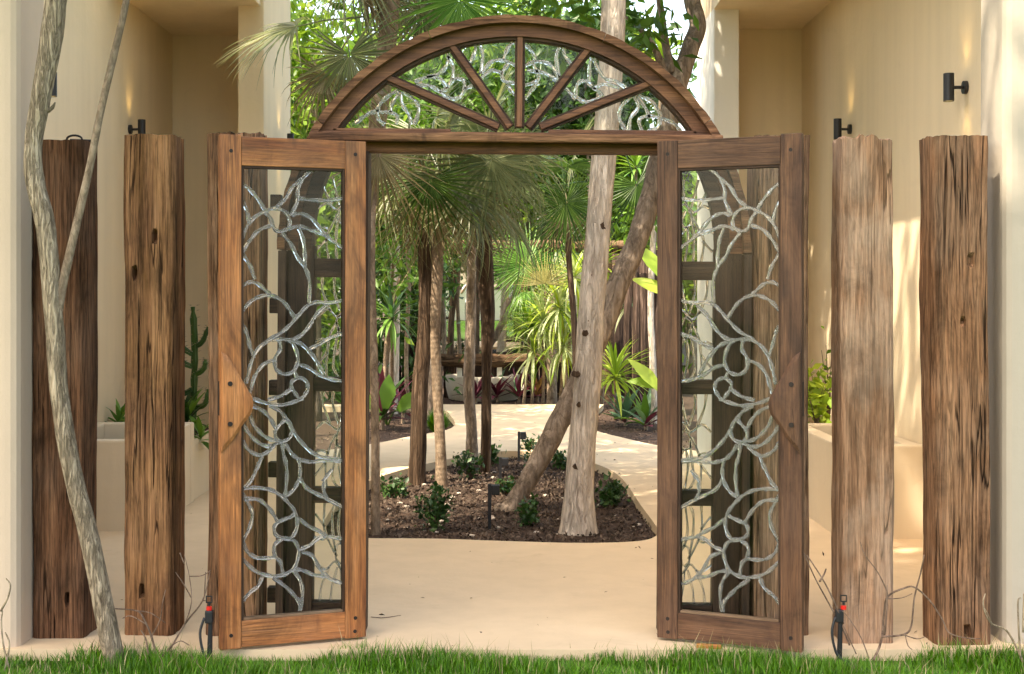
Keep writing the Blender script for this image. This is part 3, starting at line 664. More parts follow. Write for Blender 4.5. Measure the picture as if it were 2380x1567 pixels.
# ---------------------------------------------------------------- wall lamps
def sconce(x, z, Y, sgn, label):
    t = thing('wall_lamp', label, 'lamp', (x, Y, z), 0, 'black cylinder wall lamps')
    bm = bmesh.new(); cyl(bm, (0, 0, 0), (sgn * .022, 0, 0), .038, n=24); bmobj('wall_plate', bm, M['sconce'], t)
    bm = bmesh.new(); cyl(bm, (sgn * .0225, 0, 0), (sgn * .076, 0, 0), .010, n=12); bmobj('arm', bm, M['sconce'], t)
    bm = bmesh.new()
    r_ = bmesh.ops.create_cone(bm, cap_ends=False, segments=28, radius1=.031, radius2=.031, depth=.162, matrix=Matrix.Translation((sgn * .105, 0, 0)))
    r_ = bmesh.ops.create_cone(bm, cap_ends=False, segments=28, radius1=.027, radius2=.027, depth=.158, matrix=Matrix.Translation((sgn * .105, 0, 0)))
    bmobj('cylinder_shade', bm, M['sconce'], t, smooth=True)
    for s2 in (-1, 1):
        bm = bmesh.new(); cyl(bm, (sgn * .105, 0, s2 * .064), (sgn * .105, 0, s2 * .068), .0265, n=20); bmobj('lens', bm, M['bulb'], t)
        l = bpy.data.lights.new('lamp_light', 'SPOT'); l.energy = .35; l.color = (1, .74, .36); l.spot_size = R(62); l.spot_blend = .7; l.shadow_soft_size = .03
        lo = bpy.data.objects.new('lamp_light', l); COL.objects.link(lo); lo.parent = t; lo.location = (sgn * .105, 0, s2 * .072)
        d = Vector((-sgn * .42, 0, s2)); lo.rotation_euler = d.to_track_quat('-Z', 'Y').to_euler()
    return t
def on_wall(xw, px): return xw * F / (px - CX)
sconce(-3.18, 2.97, on_wall(-3.18, 85), 1, 'black wall lamp behind the top of the pale sapling trunk')
sconce(-3.18, 2.94, on_wall(-3.18, 300), 1, 'black wall lamp just above the ochre-streaked post on the left')
sconce(-2.09, 2.93, on_wall(-2.09, 648), 1, 'black wall lamp on the left pillar beside the arch')
sconce(2.65, 2.86, on_wall(2.65, 1978), -1, 'black wall lamp just above the pale broken-topped post')
sconce(2.65, 2.77, on_wall(2.65, 2247), -1, 'black wall lamp at upper right, higher than the farthest right post')

# ---------------------------------------------------------------- leaves and foliage
def blade_mesh(name, L, W, arch, fold=.25, n=7, tipdrop=0.0, twist=0.0, belly=.35):
    """one arching strap leaf along +Y rising in Z then bending down"""
    v = []; f = []
    for i in range(n + 1):
        t = i / n; a = arch * t; 
        y = L * (math.sin(a) / arch if arch else t); z = -L * ((1 - math.cos(a)) / arch if arch else 0) - tipdrop * t ** 3
        ww = W * (min(1, .35 + t / belly * .65) if t < belly else 1 - ((t - belly) / (1 - belly)) ** 1.7) * .5 + .0006
        tw = twist * t
        v += [(-ww * math.cos(tw), y, z + ww * fold - ww * math.sin(tw)), (0, y, z - ww * fold * .3), (ww * math.cos(tw), y, z + ww * fold + ww * math.sin(tw))]
    for i in range(n):
        a = i * 3; f += [(a, a + 1, a + 4, a + 3), (a + 1, a + 2, a + 5, a + 4)]
    me = bpy.data.meshes.new(name); me.from_pydata(v, [], f); me.update(); me.polygons.foreach_set('use_smooth', [True] * len(me.polygons)); return me
def with_mat(me, mat):
    m = me.copy(); m.materials.clear(); m.materials.append(mat); return m
_cache = {}
def cached(key, fn, mat):
    k = (key, mat.name)
    if k not in _cache: _cache[k] = with_mat(fn(), mat)
    return _cache[k]
def fan_mesh(seed, nseg=38, spread=300, droop=.25, web=.30):
    rnd = random.Random(seed); v = []; f = []
    da = R(spread) / nseg
    for i in range(nseg):
        a = -R(spread) / 2 + da * (i + .5) + rnd.uniform(-.02, .02); L = (.80 + .20 * math.cos(a * .62)) * rnd.uniform(.92, 1.04)
        d = Vector((math.sin(a), math.cos(a), 0)); p = Vector((math.cos(a), -math.sin(a), 0)); o = len(v); dr = droop * rnd.uniform(.5, 1.5); sw = rnd.uniform(-.05, .05)
        st = (.03, .2, web, .62, .8, .92, 1.0)
        for t in st:
            r_ = t * L; hw = da / 2 * r_ * 1.02 if t <= web else da / 2 * web * L * (1 - ((t - web) / (1 - web)) ** 1.25) * .92 + .0006
            c = d * r_ + p * sw * t * t + Vector((0, 0, -dr * max(0, t - .25) ** 2 * 1.4 + .03 * math.sin(i * 1.0) * t)) 
            v += [c - p * hw + Vector((0, 0, hw * .5)), c - Vector((0, 0, hw * .4)), c + p * hw + Vector((0, 0, hw * .5))]
        for k in range(len(st) - 1):
            q = o + k * 3; f += [(q, q + 1, q + 4, q + 3), (q + 1, q + 2, q + 5, q + 4)]
    pv, pf = tube_data([(0, .06, -.008), (0, -.3, -.02), (0, -.75, -.10)], [.008, .010, .014], 6)
    o = len(v); v += pv; f += [tuple(i + o for i in q) for q in pf]
    me = bpy.data.meshes.new('fan_frond'); me.from_pydata([tuple(p) for p in v], [], f); me.update(); return me
FAN = [fan_mesh(1), fan_mesh(2, 34, 280, .45), fan_mesh(3, 40, 320, .12), fan_mesh(4, 30, 220, .95, .28), fan_mesh(5, 36, 200, .35)]
def frond(parent, loc, axis, normal, scale, mat, kind=0):
    me = cached(('fan', kind), lambda: FAN[kind], mat)
    o = bpy.data.objects.new('frond', me); COL.objects.link(o); o.parent = parent
    o.matrix_local = frame_mat(Vector(loc), axis, normal, scale); return o
def leaf_cloud(name, centers, sizes, mat, parent=None, aspect=.42, droop=.3, seed=0, kind=None, dirs=None):
    """many folded leaf faces as one mesh"""
    g = np.random.default_rng(seed); c = np.asarray(centers, float); n = len(c); s = np.asarray(sizes, float).reshape(-1, 1) * np.ones((n, 1))
    d = g.normal(size=(n, 3)) if dirs is None else dirs + g.normal(size=(n, 3)) * .5
    d[:, 2] -= droop; d /= np.linalg.norm(d, axis=1, keepdims=True)
    u = g.normal(size=(n, 3)); u[:, 2] *= .35; u -= d * (u * d).sum(1, keepdims=True); u /= np.linalg.norm(u, axis=1, keepdims=True) + 1e-9
    nn = np.cross(d, u)
    P = np.stack([c, c + d * s * .45 + u * s * aspect * .5 + nn * s * .07, c + d * s, c + d * s * .45 - u * s * aspect * .5 + nn * s * .07, c + d * s * .5 - nn * s * .02], 1).reshape(-1, 3)
    b_ = (np.arange(n) * 5)[:, None]
    tri = np.concatenate([b_ + np.array([[0, 1, 4]]), b_ + np.array([[1, 2, 4]]), b_ + np.array([[2, 3, 4]]), b_ + np.array([[3, 0, 4]])], 1).reshape(-1, 3)
    me = bpy.data.meshes.new(name); me.vertices.add(len(P)); me.vertices.foreach_set('co', P.ravel())
    me.loops.add(tri.size); me.loops.foreach_set('vertex_index', tri.ravel().astype(np.int32))
    me.polygons.add(len(tri)); me.polygons.foreach_set('loop_start', np.arange(0, tri.size, 3, dtype=np.int32)); me.update(calc_edges=True); me.validate()
    o = link(name, me, mat, parent)
    if kind: o['kind'] = kind
    return o
def clumps(n, boxes, seed, clump=.35, per=40):
    """leaf positions gathered in clumps inside ellipsoids (centre, radii)"""
    g = np.random.default_rng(seed); out = []
    vol = np.array([r[0] * r[1] * r[2] for _, r in boxes]); vol = vol / vol.sum()
    for (c, r), w_ in zip(boxes, vol):
        k = max(1, int(n * w_ / per))
        q = g.normal(size=(k, 3)); q /= np.linalg.norm(q, axis=1, keepdims=True); q *= g.uniform(.25, 1, (k, 1)) ** .5
        cc = np.array(c) + q * np.array(r)
        m_ = g.integers(0, k, int(n * w_)); out.append(cc[m_] + g.normal(size=(len(m_), 3)) * clump * .5)
    return np.concatenate(out)
def trunk(name, P, rad, mat, parent, sides=14, rough=.12, n=6, seed=0, rs=6, origin=None):
    pts = catmull(P, n); rr = lerp_list(rad, len(pts)); o = Vector(origin) if origin is not None else Vector((0, 0, 0))
    v, f = tube_data([p - o for p in pts], rr, sides, rough, rs, seed)
    return pydata(name, v, f, mat, parent, None, True)

# ---------------------------------------------------------------- trees of the island
def px_path(pts, Y0, Y1=None):
    Y1 = Y0 if Y1 is None else Y1; n = len(pts)
    return [at(x, y, Y0 + (Y1 - Y0) * i / (n - 1)) for i, (x, y) in enumerate(pts)]
def rads(wpx, Y0, Y1=None):
    Y1 = Y0 if Y1 is None else Y1; n = len(wpx); return [w_ / 2 * (Y0 + (Y1 - Y0) * i / (n - 1)) / F for i, w_ in enumerate(wpx)]
# big pale trunk
b0 = G(1345, 1238, GND)
T = thing('tree', 'stout pale-barked tree trunk rising straight through the island bed', 'tree', b0)
P = px_path([(1343, 1268), (1345, 1235), (1346, 1150), (1352, 1040), (1366, 900), (1373, 740), (1388, 560), (1402, 380), (1417, 200), (1424, 60), (1428, -120), (1440, -420), (1450, -700)], b0.y)
trunk('trunk', P, rads([118, 94, 69, 63, 64, 62, 59, 57, 58, 58, 56, 48, 36], b0.y), M['bark_pale'], T, 20, .07, 6, 3, 5, b0)
for (x, y, r_) in ((1398, 525, 9), (1372, 745, 8), (1362, 775, 9), (1372, 858, 8), (1340, 870, 7), (1344, 1082, 13), (1352, 1170, 12), (1376, 640, 5), (1345, 940, 6)):
    Yk = b0.y - .10
    v, f = tube_data(catmull([at(x, y, Yk + .045), at(x, y, Yk + .012)], 2), [r_ * .0029 * 1.2, r_ * .0029, r_ * .0022], 11, .95, 30, x)
    pydata('knot', [q - b0 for q in v], f, M['bark_shag'], T)
bs = at(1362, -120, b0.y)
cb = [((.4, 10.6, 5.2), (1.6, 1.2, .8)), ((-.9, 9.8, 5.4), (1.3, 1.4, .9))]
c = clumps(5000, cb, 5, .5, 45) - np.array(b0)
leaf_cloud('crown', c, rng.uniform(.12, .2, len(c)), M['leaf'], T, .42, .6, 5)
for q in ((.0, 9.5, 5.2), (2.0, 9.6, 5.1), (.6, 8.7, 5.4)):
    trunk('limb', [at(1428, -200, b0.y), at(1430, -330, b0.y).lerp(Vector(q), .5) + Vector((0, 0, .1)), Vector(q)], [.06, .04, .015], M['bark_pale'], T, 9, .1, 5, 9, 6, b0)
# leaning mottled trunk
b1 = G(1180, 1188, GND)
T = thing('tree', 'mottled tree trunk leaning right across the island bed behind the pale trunk', 'tree', b1)
P = px_path([(1160, 1200), (1185, 1182), (1232, 1108), (1290, 1000), (1340, 900), (1395, 770), (1440, 650), (1480, 560), (1515, 450), (1540, 340), (1572, 210), (1602, 120), (1622, 60), (1608, 0), (1590, -120), (1585, -300)], b1.y, b1.y + .9)
trunk('trunk', P, rads([50, 43, 45, 50, 52, 53, 53, 51, 50, 48, 45, 42, 40, 38, 35, 28], b1.y, b1.y + .9), M['bark_mott'], T, 16, .12, 6, 8, 6, b1)
Yb = b1.y + .6
trunk('limb', [at(1578, 220, Yb), at(1545, 170, Yb - .05), at(1520, 110, Yb - .1), at(1490, 70, Yb), at(1455, 40, Yb + .1)], rads([26, 20, 15, 12, 8], Yb), M['bark_mott'], T, 9, .1, 5, 2, 6, b1)
trunk('limb', [at(1560, 170, Yb), at(1545, 90, Yb + .05), at(1533, 0, Yb + .1), at(1520, -120, Yb)], rads([22, 19, 17, 14], Yb), M['bark_mott'], T, 9, .1, 5, 4, 6, b1)
trunk('limb', [at(1172, 1192, b1.y), at(1158, 1178, b1.y), at(1156, 1188, b1.y - .05)], rads([22, 20, 14], b1.y), M['bark_mott'], T, 9, .2, 3, 4, 6, b1)
c = np.concatenate([clumps(2600, [((1.2, 10.6, 5.3), (1.1, 1.0, .7))], 15, .4, 40), clumps(230, [((at(1480, 40, 10.6)), (.35, .4, .18)), ((at(1300, 30, 10.6)), (.3, .4, .18))], 16, .22, 16)]) - np.array(b1)
leaf_cloud('crown', c, rng.uniform(.12, .2, len(c)), M['leaf'], T, .38, .8, 6)

# fan palms
def palm(label, base_px, path, wpx, mat, top, nf, fs, seed, fmat, dry=3, Yadd=0.0, hanging=0):
    b_ = G(base_px[0], base_px[1], GND); Y1 = b_.y + Yadd
    T = thing('fan_palm', label, 'palm', b_)
    P = px_path(path, b_.y, Y1); trunk('trunk', P, rads(wpx, b_.y, Y1), mat, T, 12, .10, 6, seed, 9, b_)
    rnd = random.Random(seed); c = at(top[0], top[1], Y1) - b_
    for i in range(nf):
        az_ = i * 2.39996 + rnd.uniform(-.2, .2); e = R(72 - 118 * (i / max(1, nf - 1)) + rnd.uniform(-8, 8))
        d = Vector((math.cos(az_) * math.cos(e), math.sin(az_) * math.cos(e), math.sin(e)))
        k = rnd.choice((0, 1, 2, 4)) if e > -.3 else rnd.choice((1, 3))
        s = fs * rnd.uniform(.85, 1.1); up = Vector((0, 0, 1)) if abs(d.z) < .9 else Vector((math.cos(az_), math.sin(az_), 0)) * -1
        ax = (d + Vector((0, 0, -.25))).normalized()
        frond(T, c + d * s * .72, ax, up, s, fmat if rnd.random() > .2 else M['frond'], k)
    for i in range(dry):
        az_ = rnd.uniform(0, 6.28); d = Vector((math.cos(az_) * .35, math.sin(az_) * .35, -1)).normalized()
        frond(T, c + d * fs * .55, d, Vector((math.cos(az_), math.sin(az_), .2)), fs * rnd.uniform(.75, 1), M['frond_dry'], 3)
    return T, b_
def face(T, b_, px, py, Y, rpx, mat, axis=(0, 0, -1), normal=(0, -1, .15), kind=0):
    frond(T, at(px, py, Y) - b_, axis, normal, rpx * Y / F, mat, kind)

T1, B1 = palm('tall fan palm with thin grey stem beside the left door edge', (873, 1242), [(873, 1262), (873, 1150), (872, 980), (868, 800), (862, 620), (862, 480), (870, 360), (888, 200), (903, 60), (908, -60), (910, -150)], [24, 21, 20, 19, 20, 26, 38, 44, 46, 46, 40], M['bark_palm'], (908, -150), 9, .62, 3, M['frond'], 2)
face(T1, B1, 812, 128, 9.0, 185, M['frond'], (.15, 0, -1), (-.25, -1, .25), 1)
face(T1, B1, 690, 60, 9.2, 210, M['frond'], (-1, .1, -.25), (-.1, -.5, 1), 4)
face(T1, B1, 760, 175, 9.1, 170, M['frond_dry'], (-.5, 0, -1), (-.3, -1, .1), 3)
face(T1, B1, 1070, 0, 8.8, 200, M['frond_br'], (.1, -.2, -1), (0, -1, .4), 1)
face(T1, B1, 880, 360, 9.3, 190, M['frond_dry'], (-.1, 0, -1), (.1, -1, .1), 3)
face(T1, B1, 980, 20, 9.6, 160, M['frond'], (.4, .2, -.6), (0, -1, .3), 0)
T2, B2 = palm('fan palm with dark shaggy split bark in the left of the island', (970, 1126), [(968, 1140), (972, 1040), (976, 900), (990, 740), (988, 600), (986, 500), (984, 420)], [46, 40, 38, 36, 34, 32, 28], M['bark_shag'], (984, 395), 7, .62, 5, M['frond'], 2)
face(T2, B2, 940, 400, 11.2, 190, M['frond'], (-.1, 0, -1), (.1, -1, .15), 3)
face(T2, B2, 1000, 420, 11.0, 170, M['frond_dk'], (.25, 0, -1), (-.1, -1, .1), 3)
T3, B3 = palm('slender fan palm with light ringed stem right of the shaggy palm', (1027, 1132), [(1027, 1145), (1024, 1040), (1016, 900), (1012, 760), (1016, 640), (1020, 520), (1022, 430)], [32, 25, 24, 24, 27, 28, 22], M['bark_palm'], (1022, 410), 6, .60, 8, M['frond'], 1)
T4, B4 = palm('slim olive-stemmed fan palm just left of the middle of the island', (1097, 1074), [(1097, 1086), (1096, 990), (1090, 900), (1094, 760), (1096, 620), (1098, 480)], [32, 26, 27, 25, 22, 20], M['bark_mott'], (1098, 420), 6, .66, 12, M['frond'], 1)
T5, B5 = palm('fan palm with fibrous red-brown upper stem near the middle of the island', (1128, 1100), [(1128, 1115), (1130, 1000), (1131, 860), (1133, 740), (1128, 640), (1124, 540), (1120, 430)], [26, 24, 23, 34, 42, 38, 30], M['bark_shag'], (1120, 375), 8, .62, 17, M['frond'], 1)
face(T5, B5, 1142, 372, 11.4, 200, M['frond'], (0, 0, -1), (.05, -1, .2), 2)
face(T5, B5, 1195, 345, 11.9, 180, M['frond'], (.5, 0, -1), (.05, -1, .3), 3)
# palm behind with dark face-on fan and low bright fans
T6, B6 = palm('young fan palm with pinkish stem in the far bed, bright fans in the sun', (1283, 940), [(1283, 950), (1282, 860), (1282, 760), (1284, 680)], [26, 24, 22, 20], M['bark_palm'], (1284, 655), 6, .72, 21, M['frond_br'], 0)
face(T6, B6, 1268, 660, 19.2, 92, M['frond_tan'], (0, 0, 1), (-.1, -1, .3), 4)
face(T6, B6, 1225, 615, 19.4, 125, M['frond_br'], (-.6, 0, .7), (.1, -1, .5), 0)
T7, B7 = palm('tall fan palm at the back with a dark round fan facing the gate', (1335, 1015), [(1335, 1030), (1338, 900), (1335, 760), (1322, 600), (1316, 480)], [18, 16, 15, 14, 14], M['bark_shag'], (1316, 440), 7, .62, 27, M['frond_dk'], 1)
face(T7, B7, 1315, 470, 14.6, 128, M['frond_dk'], (.1, 0, -1), (.05, -1, .05), 2)
face(T7, B7, 1480, 430, 15.0, 150, M['frond_dk'], (.3, 0, -.9), (.1, -1, .4), 1)

# foreground sapling on the left, its crown shades the gate
b2 = G(268, 1548, -.05)
T = thing('tree', 'crooked pale sapling trunk growing from the lawn in front of the left posts', 'tree', b2)
P = px_path([(272, 1575), (262, 1520), (240, 1400), (205, 1240), (165, 1080), (140, 930), (128, 780), (118, 640), (105, 520), (82, 420), (78, 330), (100, 200), (120, 80), (140, -60), (170, -260), (230, -480)], b2.y)
trunk('trunk', P, rads([62, 48, 46, 45, 44, 43, 43, 44, 44, 44, 42, 46, 52, 46, 36, 24], b2.y), M['bark_fore'], T, 18, .10, 6, 13, 9, b2)
P = px_path([(122, 790), (136, 705), (150, 640), (178, 520), (206, 400), (232, 270), (262, 140), (290, 20), (312, -100), (345, -260)], b2.y)
trunk('branch', P, rads([26, 26, 21, 19, 18, 17, 17, 16, 14, 11], b2.y), M['bark_palm'], T, 10, .08, 5, 5, 8, b2)
for a, b_ in (((128, 145), (138, 128)), ((122, 250), (128, 238))):
    trunk('spur', [at(a[0] - 12, a[1] + 8, b2.y), at(a[0], a[1], b2.y), at(b_[0], b_[1], b2.y - .01)], [.012, .008, .003], M['bark_fore'], T, 6, .1, 2, 1, 6, b2)
c = clumps(2600, [((-1.9, 4.9, 4.9), (1.3, 1.2, .6)), ((-2.9, 5.6, 5.2), (1.0, 1.0, .5))], 41, .5, 40)
top = CH + .235 * np.maximum(c[:, 1], 1.0) + .25
c = c[c[:, 2] > top] - np.array(b2)
leaf_cloud('crown', c, rng.uniform(.16, .26, len(c)), M['leaf'], T, .45, .3, 7)
for q in ((-2.9, 4.4, 4.7), (-.8, 4.8, 4.7), (-1.6, 5.8, 4.8)):
    trunk('limb', [at(150, -150, b2.y), at(200, -400, b2.y).lerp(Vector(q), .5), Vector(q)], [.035, .028, .012], M['bark_fore'], T, 8, .1, 4, 9, 6, b2)

# added unseen tree left of the photographer: crown shaped to shade gate and near path
b3 = Vector((-6.2, 1.2, -.05)); T = thing('tree', 'tall broad unseen tree added left of the photographer to shade the gate', 'tree', b3)
trunk('trunk', [b3 + Vector((0, 0, -.1)), b3 + Vector((.2, .1, 3)), b3 + Vector((.8, .6, 6)), b3 + Vector((1.6, 1.2, 8.5))], [.26, .2, .16, .08], M['bark_mott'], T, 14, .1, 6, 5, 4, b3)
for q in ((-6.4, 3.8, 8.6), (-3.2, 4.2, 8.8), (-4.6, 1.0, 8.8)): trunk('limb', [b3 + Vector((.75, .55, 5.8)), (b3 + Vector((.8, .6, 6))).lerp(Vector(q), .6), Vector(q)], [.11, .08, .03], M['bark_mott'], T, 9, .1, 5, 5, 4, b3)
c = clumps(20000, [((-4.4, 2.6, 9.2), (2.9, 2.6, .9)), ((-3.4, 4.6, 9.6), (2.2, 2.2, .8)), ((-6.6, 3.4, 8.8), (2.2, 2.6, .8)), ((-1.95, 2.75, 9.1), (1.25, 1.0, .6))], 43, .9, 40) - np.array(b3)
leaf_cloud('crown', c, rng.uniform(.20, .32, len(c)), M['leaf'], T, .5, .3, 17)

# ---------------------------------------------------------------- rosette plants
def rosette(name, label, cat, loc, n, L, W, mats, seed, stem=0.0, emin=5, emax=85, arch=(.5, 1.3), stem_r=.02, group=None, head=None, stem_mat=None):
    T = thing(name, label, cat, loc, 0, group); rnd = random.Random(seed); c = Vector((0, 0, stem))
    if head is not None: c = Vector(head) - Vector(loc)
    if c.length > .02:
        v, f = tube_data(catmull([(0, 0, -.08), c * .5 + Vector((.01, 0, 0)), c], 4), [stem_r * 1.2] * 5 + [stem_r] * 4, 8, .1, 9, seed); pydata('stem', v, f, stem_mat or M['bark_palm'], T, None, True)
    for i in range(n):
        az_ = i * 2.39996 + rnd.uniform(-.25, .25); e = R(emax - (emax - emin) * (i / n) + rnd.uniform(-9, 9))
        d = Vector((math.cos(az_) * math.cos(e), math.sin(az_) * math.cos(e), math.sin(e)))
        k = rnd.randrange(3); ar = (arch[0], (arch[0] + arch[1]) / 2, arch[1])[k]; mt = rnd.choice(mats)
        me = cached(('bl', round(L, 2), round(W, 3), round(ar, 2)), lambda: blade_mesh('leaf', L, W, ar), mt)
        o = bpy.data.objects.new('leaf', me); COL.objects.link(o); o.parent = T
        up = Vector((0, 0, 1)) if e < 1.3 else Vector((-math.cos(az_), -math.sin(az_), .2))
        o.matrix_local = frame_mat(c - Vector((0, 0, .01 * i / n * 6)), d, up, rnd.uniform(.8, 1.12))
    return T
DR = 'dracaena'
rosette('dracaena', 'green dracaena rosette in the left bed, between the two leftmost palm stems', DR, G(908, 968, GND), 46, .52, .045, [M['leaf_blue'], M['frond_br']], 1, emin=-35, head=at(911, 735, 17.3), stem_r=.022)
rosette('dracaena', 'taller dracaena rosette high behind the left palm stems', DR, G(893, 955, GND), 36, .5, .04, [M['leaf_br'], M['frond_br']], 2, emin=-30, head=at(915, 590, 18.3), stem_r=.02)
rosette('dracaena', 'yellow-green dracaena clump right of the pale trunk in the right bed', DR, G(1432, 975, GND), 60, .62, .045, [M['leaf_yl'], M['leaf_br'], M['leaf_yl']], 3, emin=-20, emax=88, head=at(1430, 872, 17.2), stem_r=.03)
rosette('dracaena', 'sunlit yellow dracaena rosette high against the sky at upper right', DR, G(1500, 965, GND), 40, .52, .05, [M['leaf_yl'], M['leaf_br']], 4, emin=-25, head=at(1540, 130, 17.8), stem_r=.025)
rosette('dracaena', 'dracaena rosette in front of the dark louvred house', DR, G(1470, 960, GND), 34, .45, .045, [M['leaf_br'], M['frond_br']], 5, emin=-20, head=at(1478, 385, 18.0), stem_r=.02)
rosette('dracaena', 'pale striped dracaena head just left of the pale trunk, beside the young palm', DR, G(1310, 942, GND), 60, .62, .045, [M['leaf_var'], M['leaf_yl']], 6, emin=-55, head=at(1335, 640, 19.6), stem_r=.02)
rosette('dracaena', 'pale striped dracaena head under the bright fan leaves, right of the mirror', DR, G(1262, 945, GND), 64, .60, .04, [M['leaf_var'], M['leaf_yl'], M['leaf_var']], 7, emin=-60, head=at(1262, 745, 20.0), stem_r=.02)
rosette('dracaena', 'low pale striped dracaena head above the stone bowl end', DR, G(1300, 945, GND), 60, .58, .04, [M['leaf_var'], M['leaf_yl']], 8, emin=-60, head=at(1310, 800, 19.9), stem_r=.02)
rosette('dracaena', 'green spiky rosette left of the bright striped dracaenas', DR, G(1215, 948, GND), 36, .5, .06, [M['leaf_br'], M['leaf']], 9, emin=0, head=at(1232, 760, 20.2), stem_r=.02)
rosette('dracaena', 'orange-tipped dracaena rosette behind the leaning trunk', DR, G(1400, 942, GND), 40, .55, .045, [M['leaf_yl'], M['leaf_br'], M['leaf_oliv']], 10, emin=-35, head=at(1400, 610, 19.8), stem_r=.02)
rosette('dracaena', 'grey-green dracaena between the leaning trunk and the log fence', DR, G(1452, 950, GND), 36, .5, .04, [M['leaf_blue'], M['frond']], 11, emin=-30, head=at(1465, 700, 19.0), stem_r=.02)
rosette('dracaena', 'large pale striped dracaena head in the sun, between the young palm and the pale trunk', DR, G(1318, 946, GND), 64, .66, .045, [M['leaf_var'], M['leaf_yl'], M['leaf_var']], 12, emin=-55, head=at(1300, 712, 19.7), stem_r=.02)
rosette('dracaena', 'lowest pale striped dracaena head, drooping beside the mirror corner', DR, G(1235, 946, GND), 60, .58, .045, [M['leaf_var'], M['leaf_var'], M['leaf_br']], 13, emin=-60, head=at(1240, 815, 20.1), stem_r=.02)
PU = 'cordyline'
plants = [((1155, 935), 'purple-leaved rosette in front of the stone bowl, middle one', 16), ((1105, 938), 'purple-leaved rosette in front of the stone bowl, left one', 12), ((1205, 936), 'purple rosette at the right end of the stone bowl', 14),
          ((1248, 934), 'bronze-leaved rosette left of the young palm stem', 14)]
for i, ((x, y), lb, n_) in enumerate(plants):
    rosette('cordyline', lb, PU, G(x, y, GND), n_, .46, .085, [M['leaf_pur'], M['leaf_pur'], M['leaf_blue'] if i != 3 else M['leaf_oliv']], 30 + i, stem=.12, emin=15, emax=80, arch=(.2, .8), group='purple rosettes by the stone bowl')
for i, ((x, y), lb, n_, L_) in enumerate([((888, 1000), 'large purple rosette at the front of the left bed', 22, .62), ((868, 975), 'dark purple rosette nearest the left door in the left bed', 20, .6), ((935, 985), 'small red-purple rosette between the shaggy palm and the left bed edge', 12, .36), ((905, 950), 'purple rosette at the back of the left bed', 16, .55)]):
    rosette('cordyline', lb, PU, G(x, y, GND), n_, L_, .085, [M['leaf_pur'], M['leaf_pur'], M['leaf_dk']], 50 + i, stem=.18, emin=5, emax=80, arch=(.2, .9), group='purple rosettes in the left bed')
for i, ((x, y), lb, n_, mt) in enumerate([((1452, 990), 'broad green rosette with red shoot at the front of the right bed', 16, ['leaf_blue', 'leaf_blue', 'leaf_pur']), ((1500, 1000), 'purple and green rosette beside the right door in the right bed', 16, ['leaf_pur', 'leaf_blue', 'leaf']), ((1475, 960), 'green broad-leaved rosette behind the red shoot', 14, ['leaf', 'leaf_blue'])]):
    rosette('cordyline', lb, PU, G(x, y, GND), n_, .46, .10, [M[k] for k in mt], 70 + i, stem=.1, emin=10, emax=85, arch=(.2, .7), group='broad rosettes in the right bed')
# broad paddle leaves at the right door
def paddle(label, base, leaves, mat, seed, cat='banana plant'):
    T = thing('paddle_plant', label, cat, base); rnd = random.Random(seed); b_ = Vector(base)
    for (x, y, Y, ax, L, W) in leaves:
        p = at(x, y, Y) - b_
        v, f = tube_data(catmull([(0, 0, -.05), p * .6 + Vector((0, 0, .05)), p], 4), .011, 6); pydata('leaf_stalk', v, f, mat, T, None, True)
        me = cached(('pd', L, W), lambda: blade_mesh('leaf', L, W, .6, .2, 9, belly=.45), mat)
        o = bpy.data.objects.new('leaf', me); COL.objects.link(o); o.parent = T; o.matrix_local = frame_mat(p, ax, (.3, -1, .5))
paddle('tall plant with sunlit yellow-green paddle leaves against the right door edge', G(1548, 985, GND), [(1545, 655, 16.5, (-.5, 0, .9), .62, .20), (1560, 690, 16.5, (-.9, 0, .6), .55, .18), (1540, 915, 16.3, (-.6, -.1, .8), .6, .17), (1560, 900, 16.4, (-.9, -.2, .25), .55, .16), (1580, 640, 16.6, (-.2, 0, 1), .6, .2)], M['leaf_yl'], 4)
paddle('green plant with broad paddle leaves among the purple rosettes of the left bed', G(900, 985, GND), [(895, 950, 16.3, (.15, -.1, .9), .42, .2), (925, 955, 16.5, (.6, -.2, .6), .36, .18), (880, 960, 16.2, (-.5, -.2, .7), .36, .16)], M['leaf'], 6, 'leafy plant')

# slender stems in the beds
for i, (pts_, wp, mk, lb) in enumerate([
    ([(912, 962), (916, 820), (919, 640), (916, 480), (908, 300)], [26, 24, 23, 22, 18], 'bark_pale', 'slim pale upright stem in the left bed between the door and the shaggy palm'),
    ([(948, 955), (944, 820), (950, 660), (942, 480)], [11, 10, 10, 8], 'bark_palm', 'very thin upright stem left of the shaggy palm'),
    ([(1000, 990), (1003, 860), (1000, 700), (1003, 520)], [18, 17, 15, 12], 'bark_mott', 'thin olive stem just behind the shaggy palm at the left bed tip'),
    ([(1520, 985), (1518, 860), (1512, 700), (1520, 520)], [18, 16, 15, 13], 'bark_pale', 'slim pale stem in front of the log screen by the right door'),
    ([(880, 985), (893, 880), (902, 760), (930, 640)], [12, 11, 9, 7], 'bark_palm', 'thin leaning stem crossing the left bed dracaenas')]):
    b_ = G(pts_[0][0], pts_[0][1], GND); T = thing('slender_tree', lb, 'tree', b_)
    trunk('trunk', px_path([(pts_[0][0], pts_[0][1] + 10)] + pts_[1:], b_.y), rads(wp, b_.y), M[mk], T, 9, .1, 6, i, 6, b_)
    c = clumps(240, [(at(pts_[-1][0], pts_[-1][1] - 20, b_.y), (.6, .6, .4))], 300 + i, .3, 20) - np.array(b_)
    leaf_cloud('crown', c, rng.uniform(.12, .2, len(c)), M['leaf'], T, .4, .6, 300 + i)
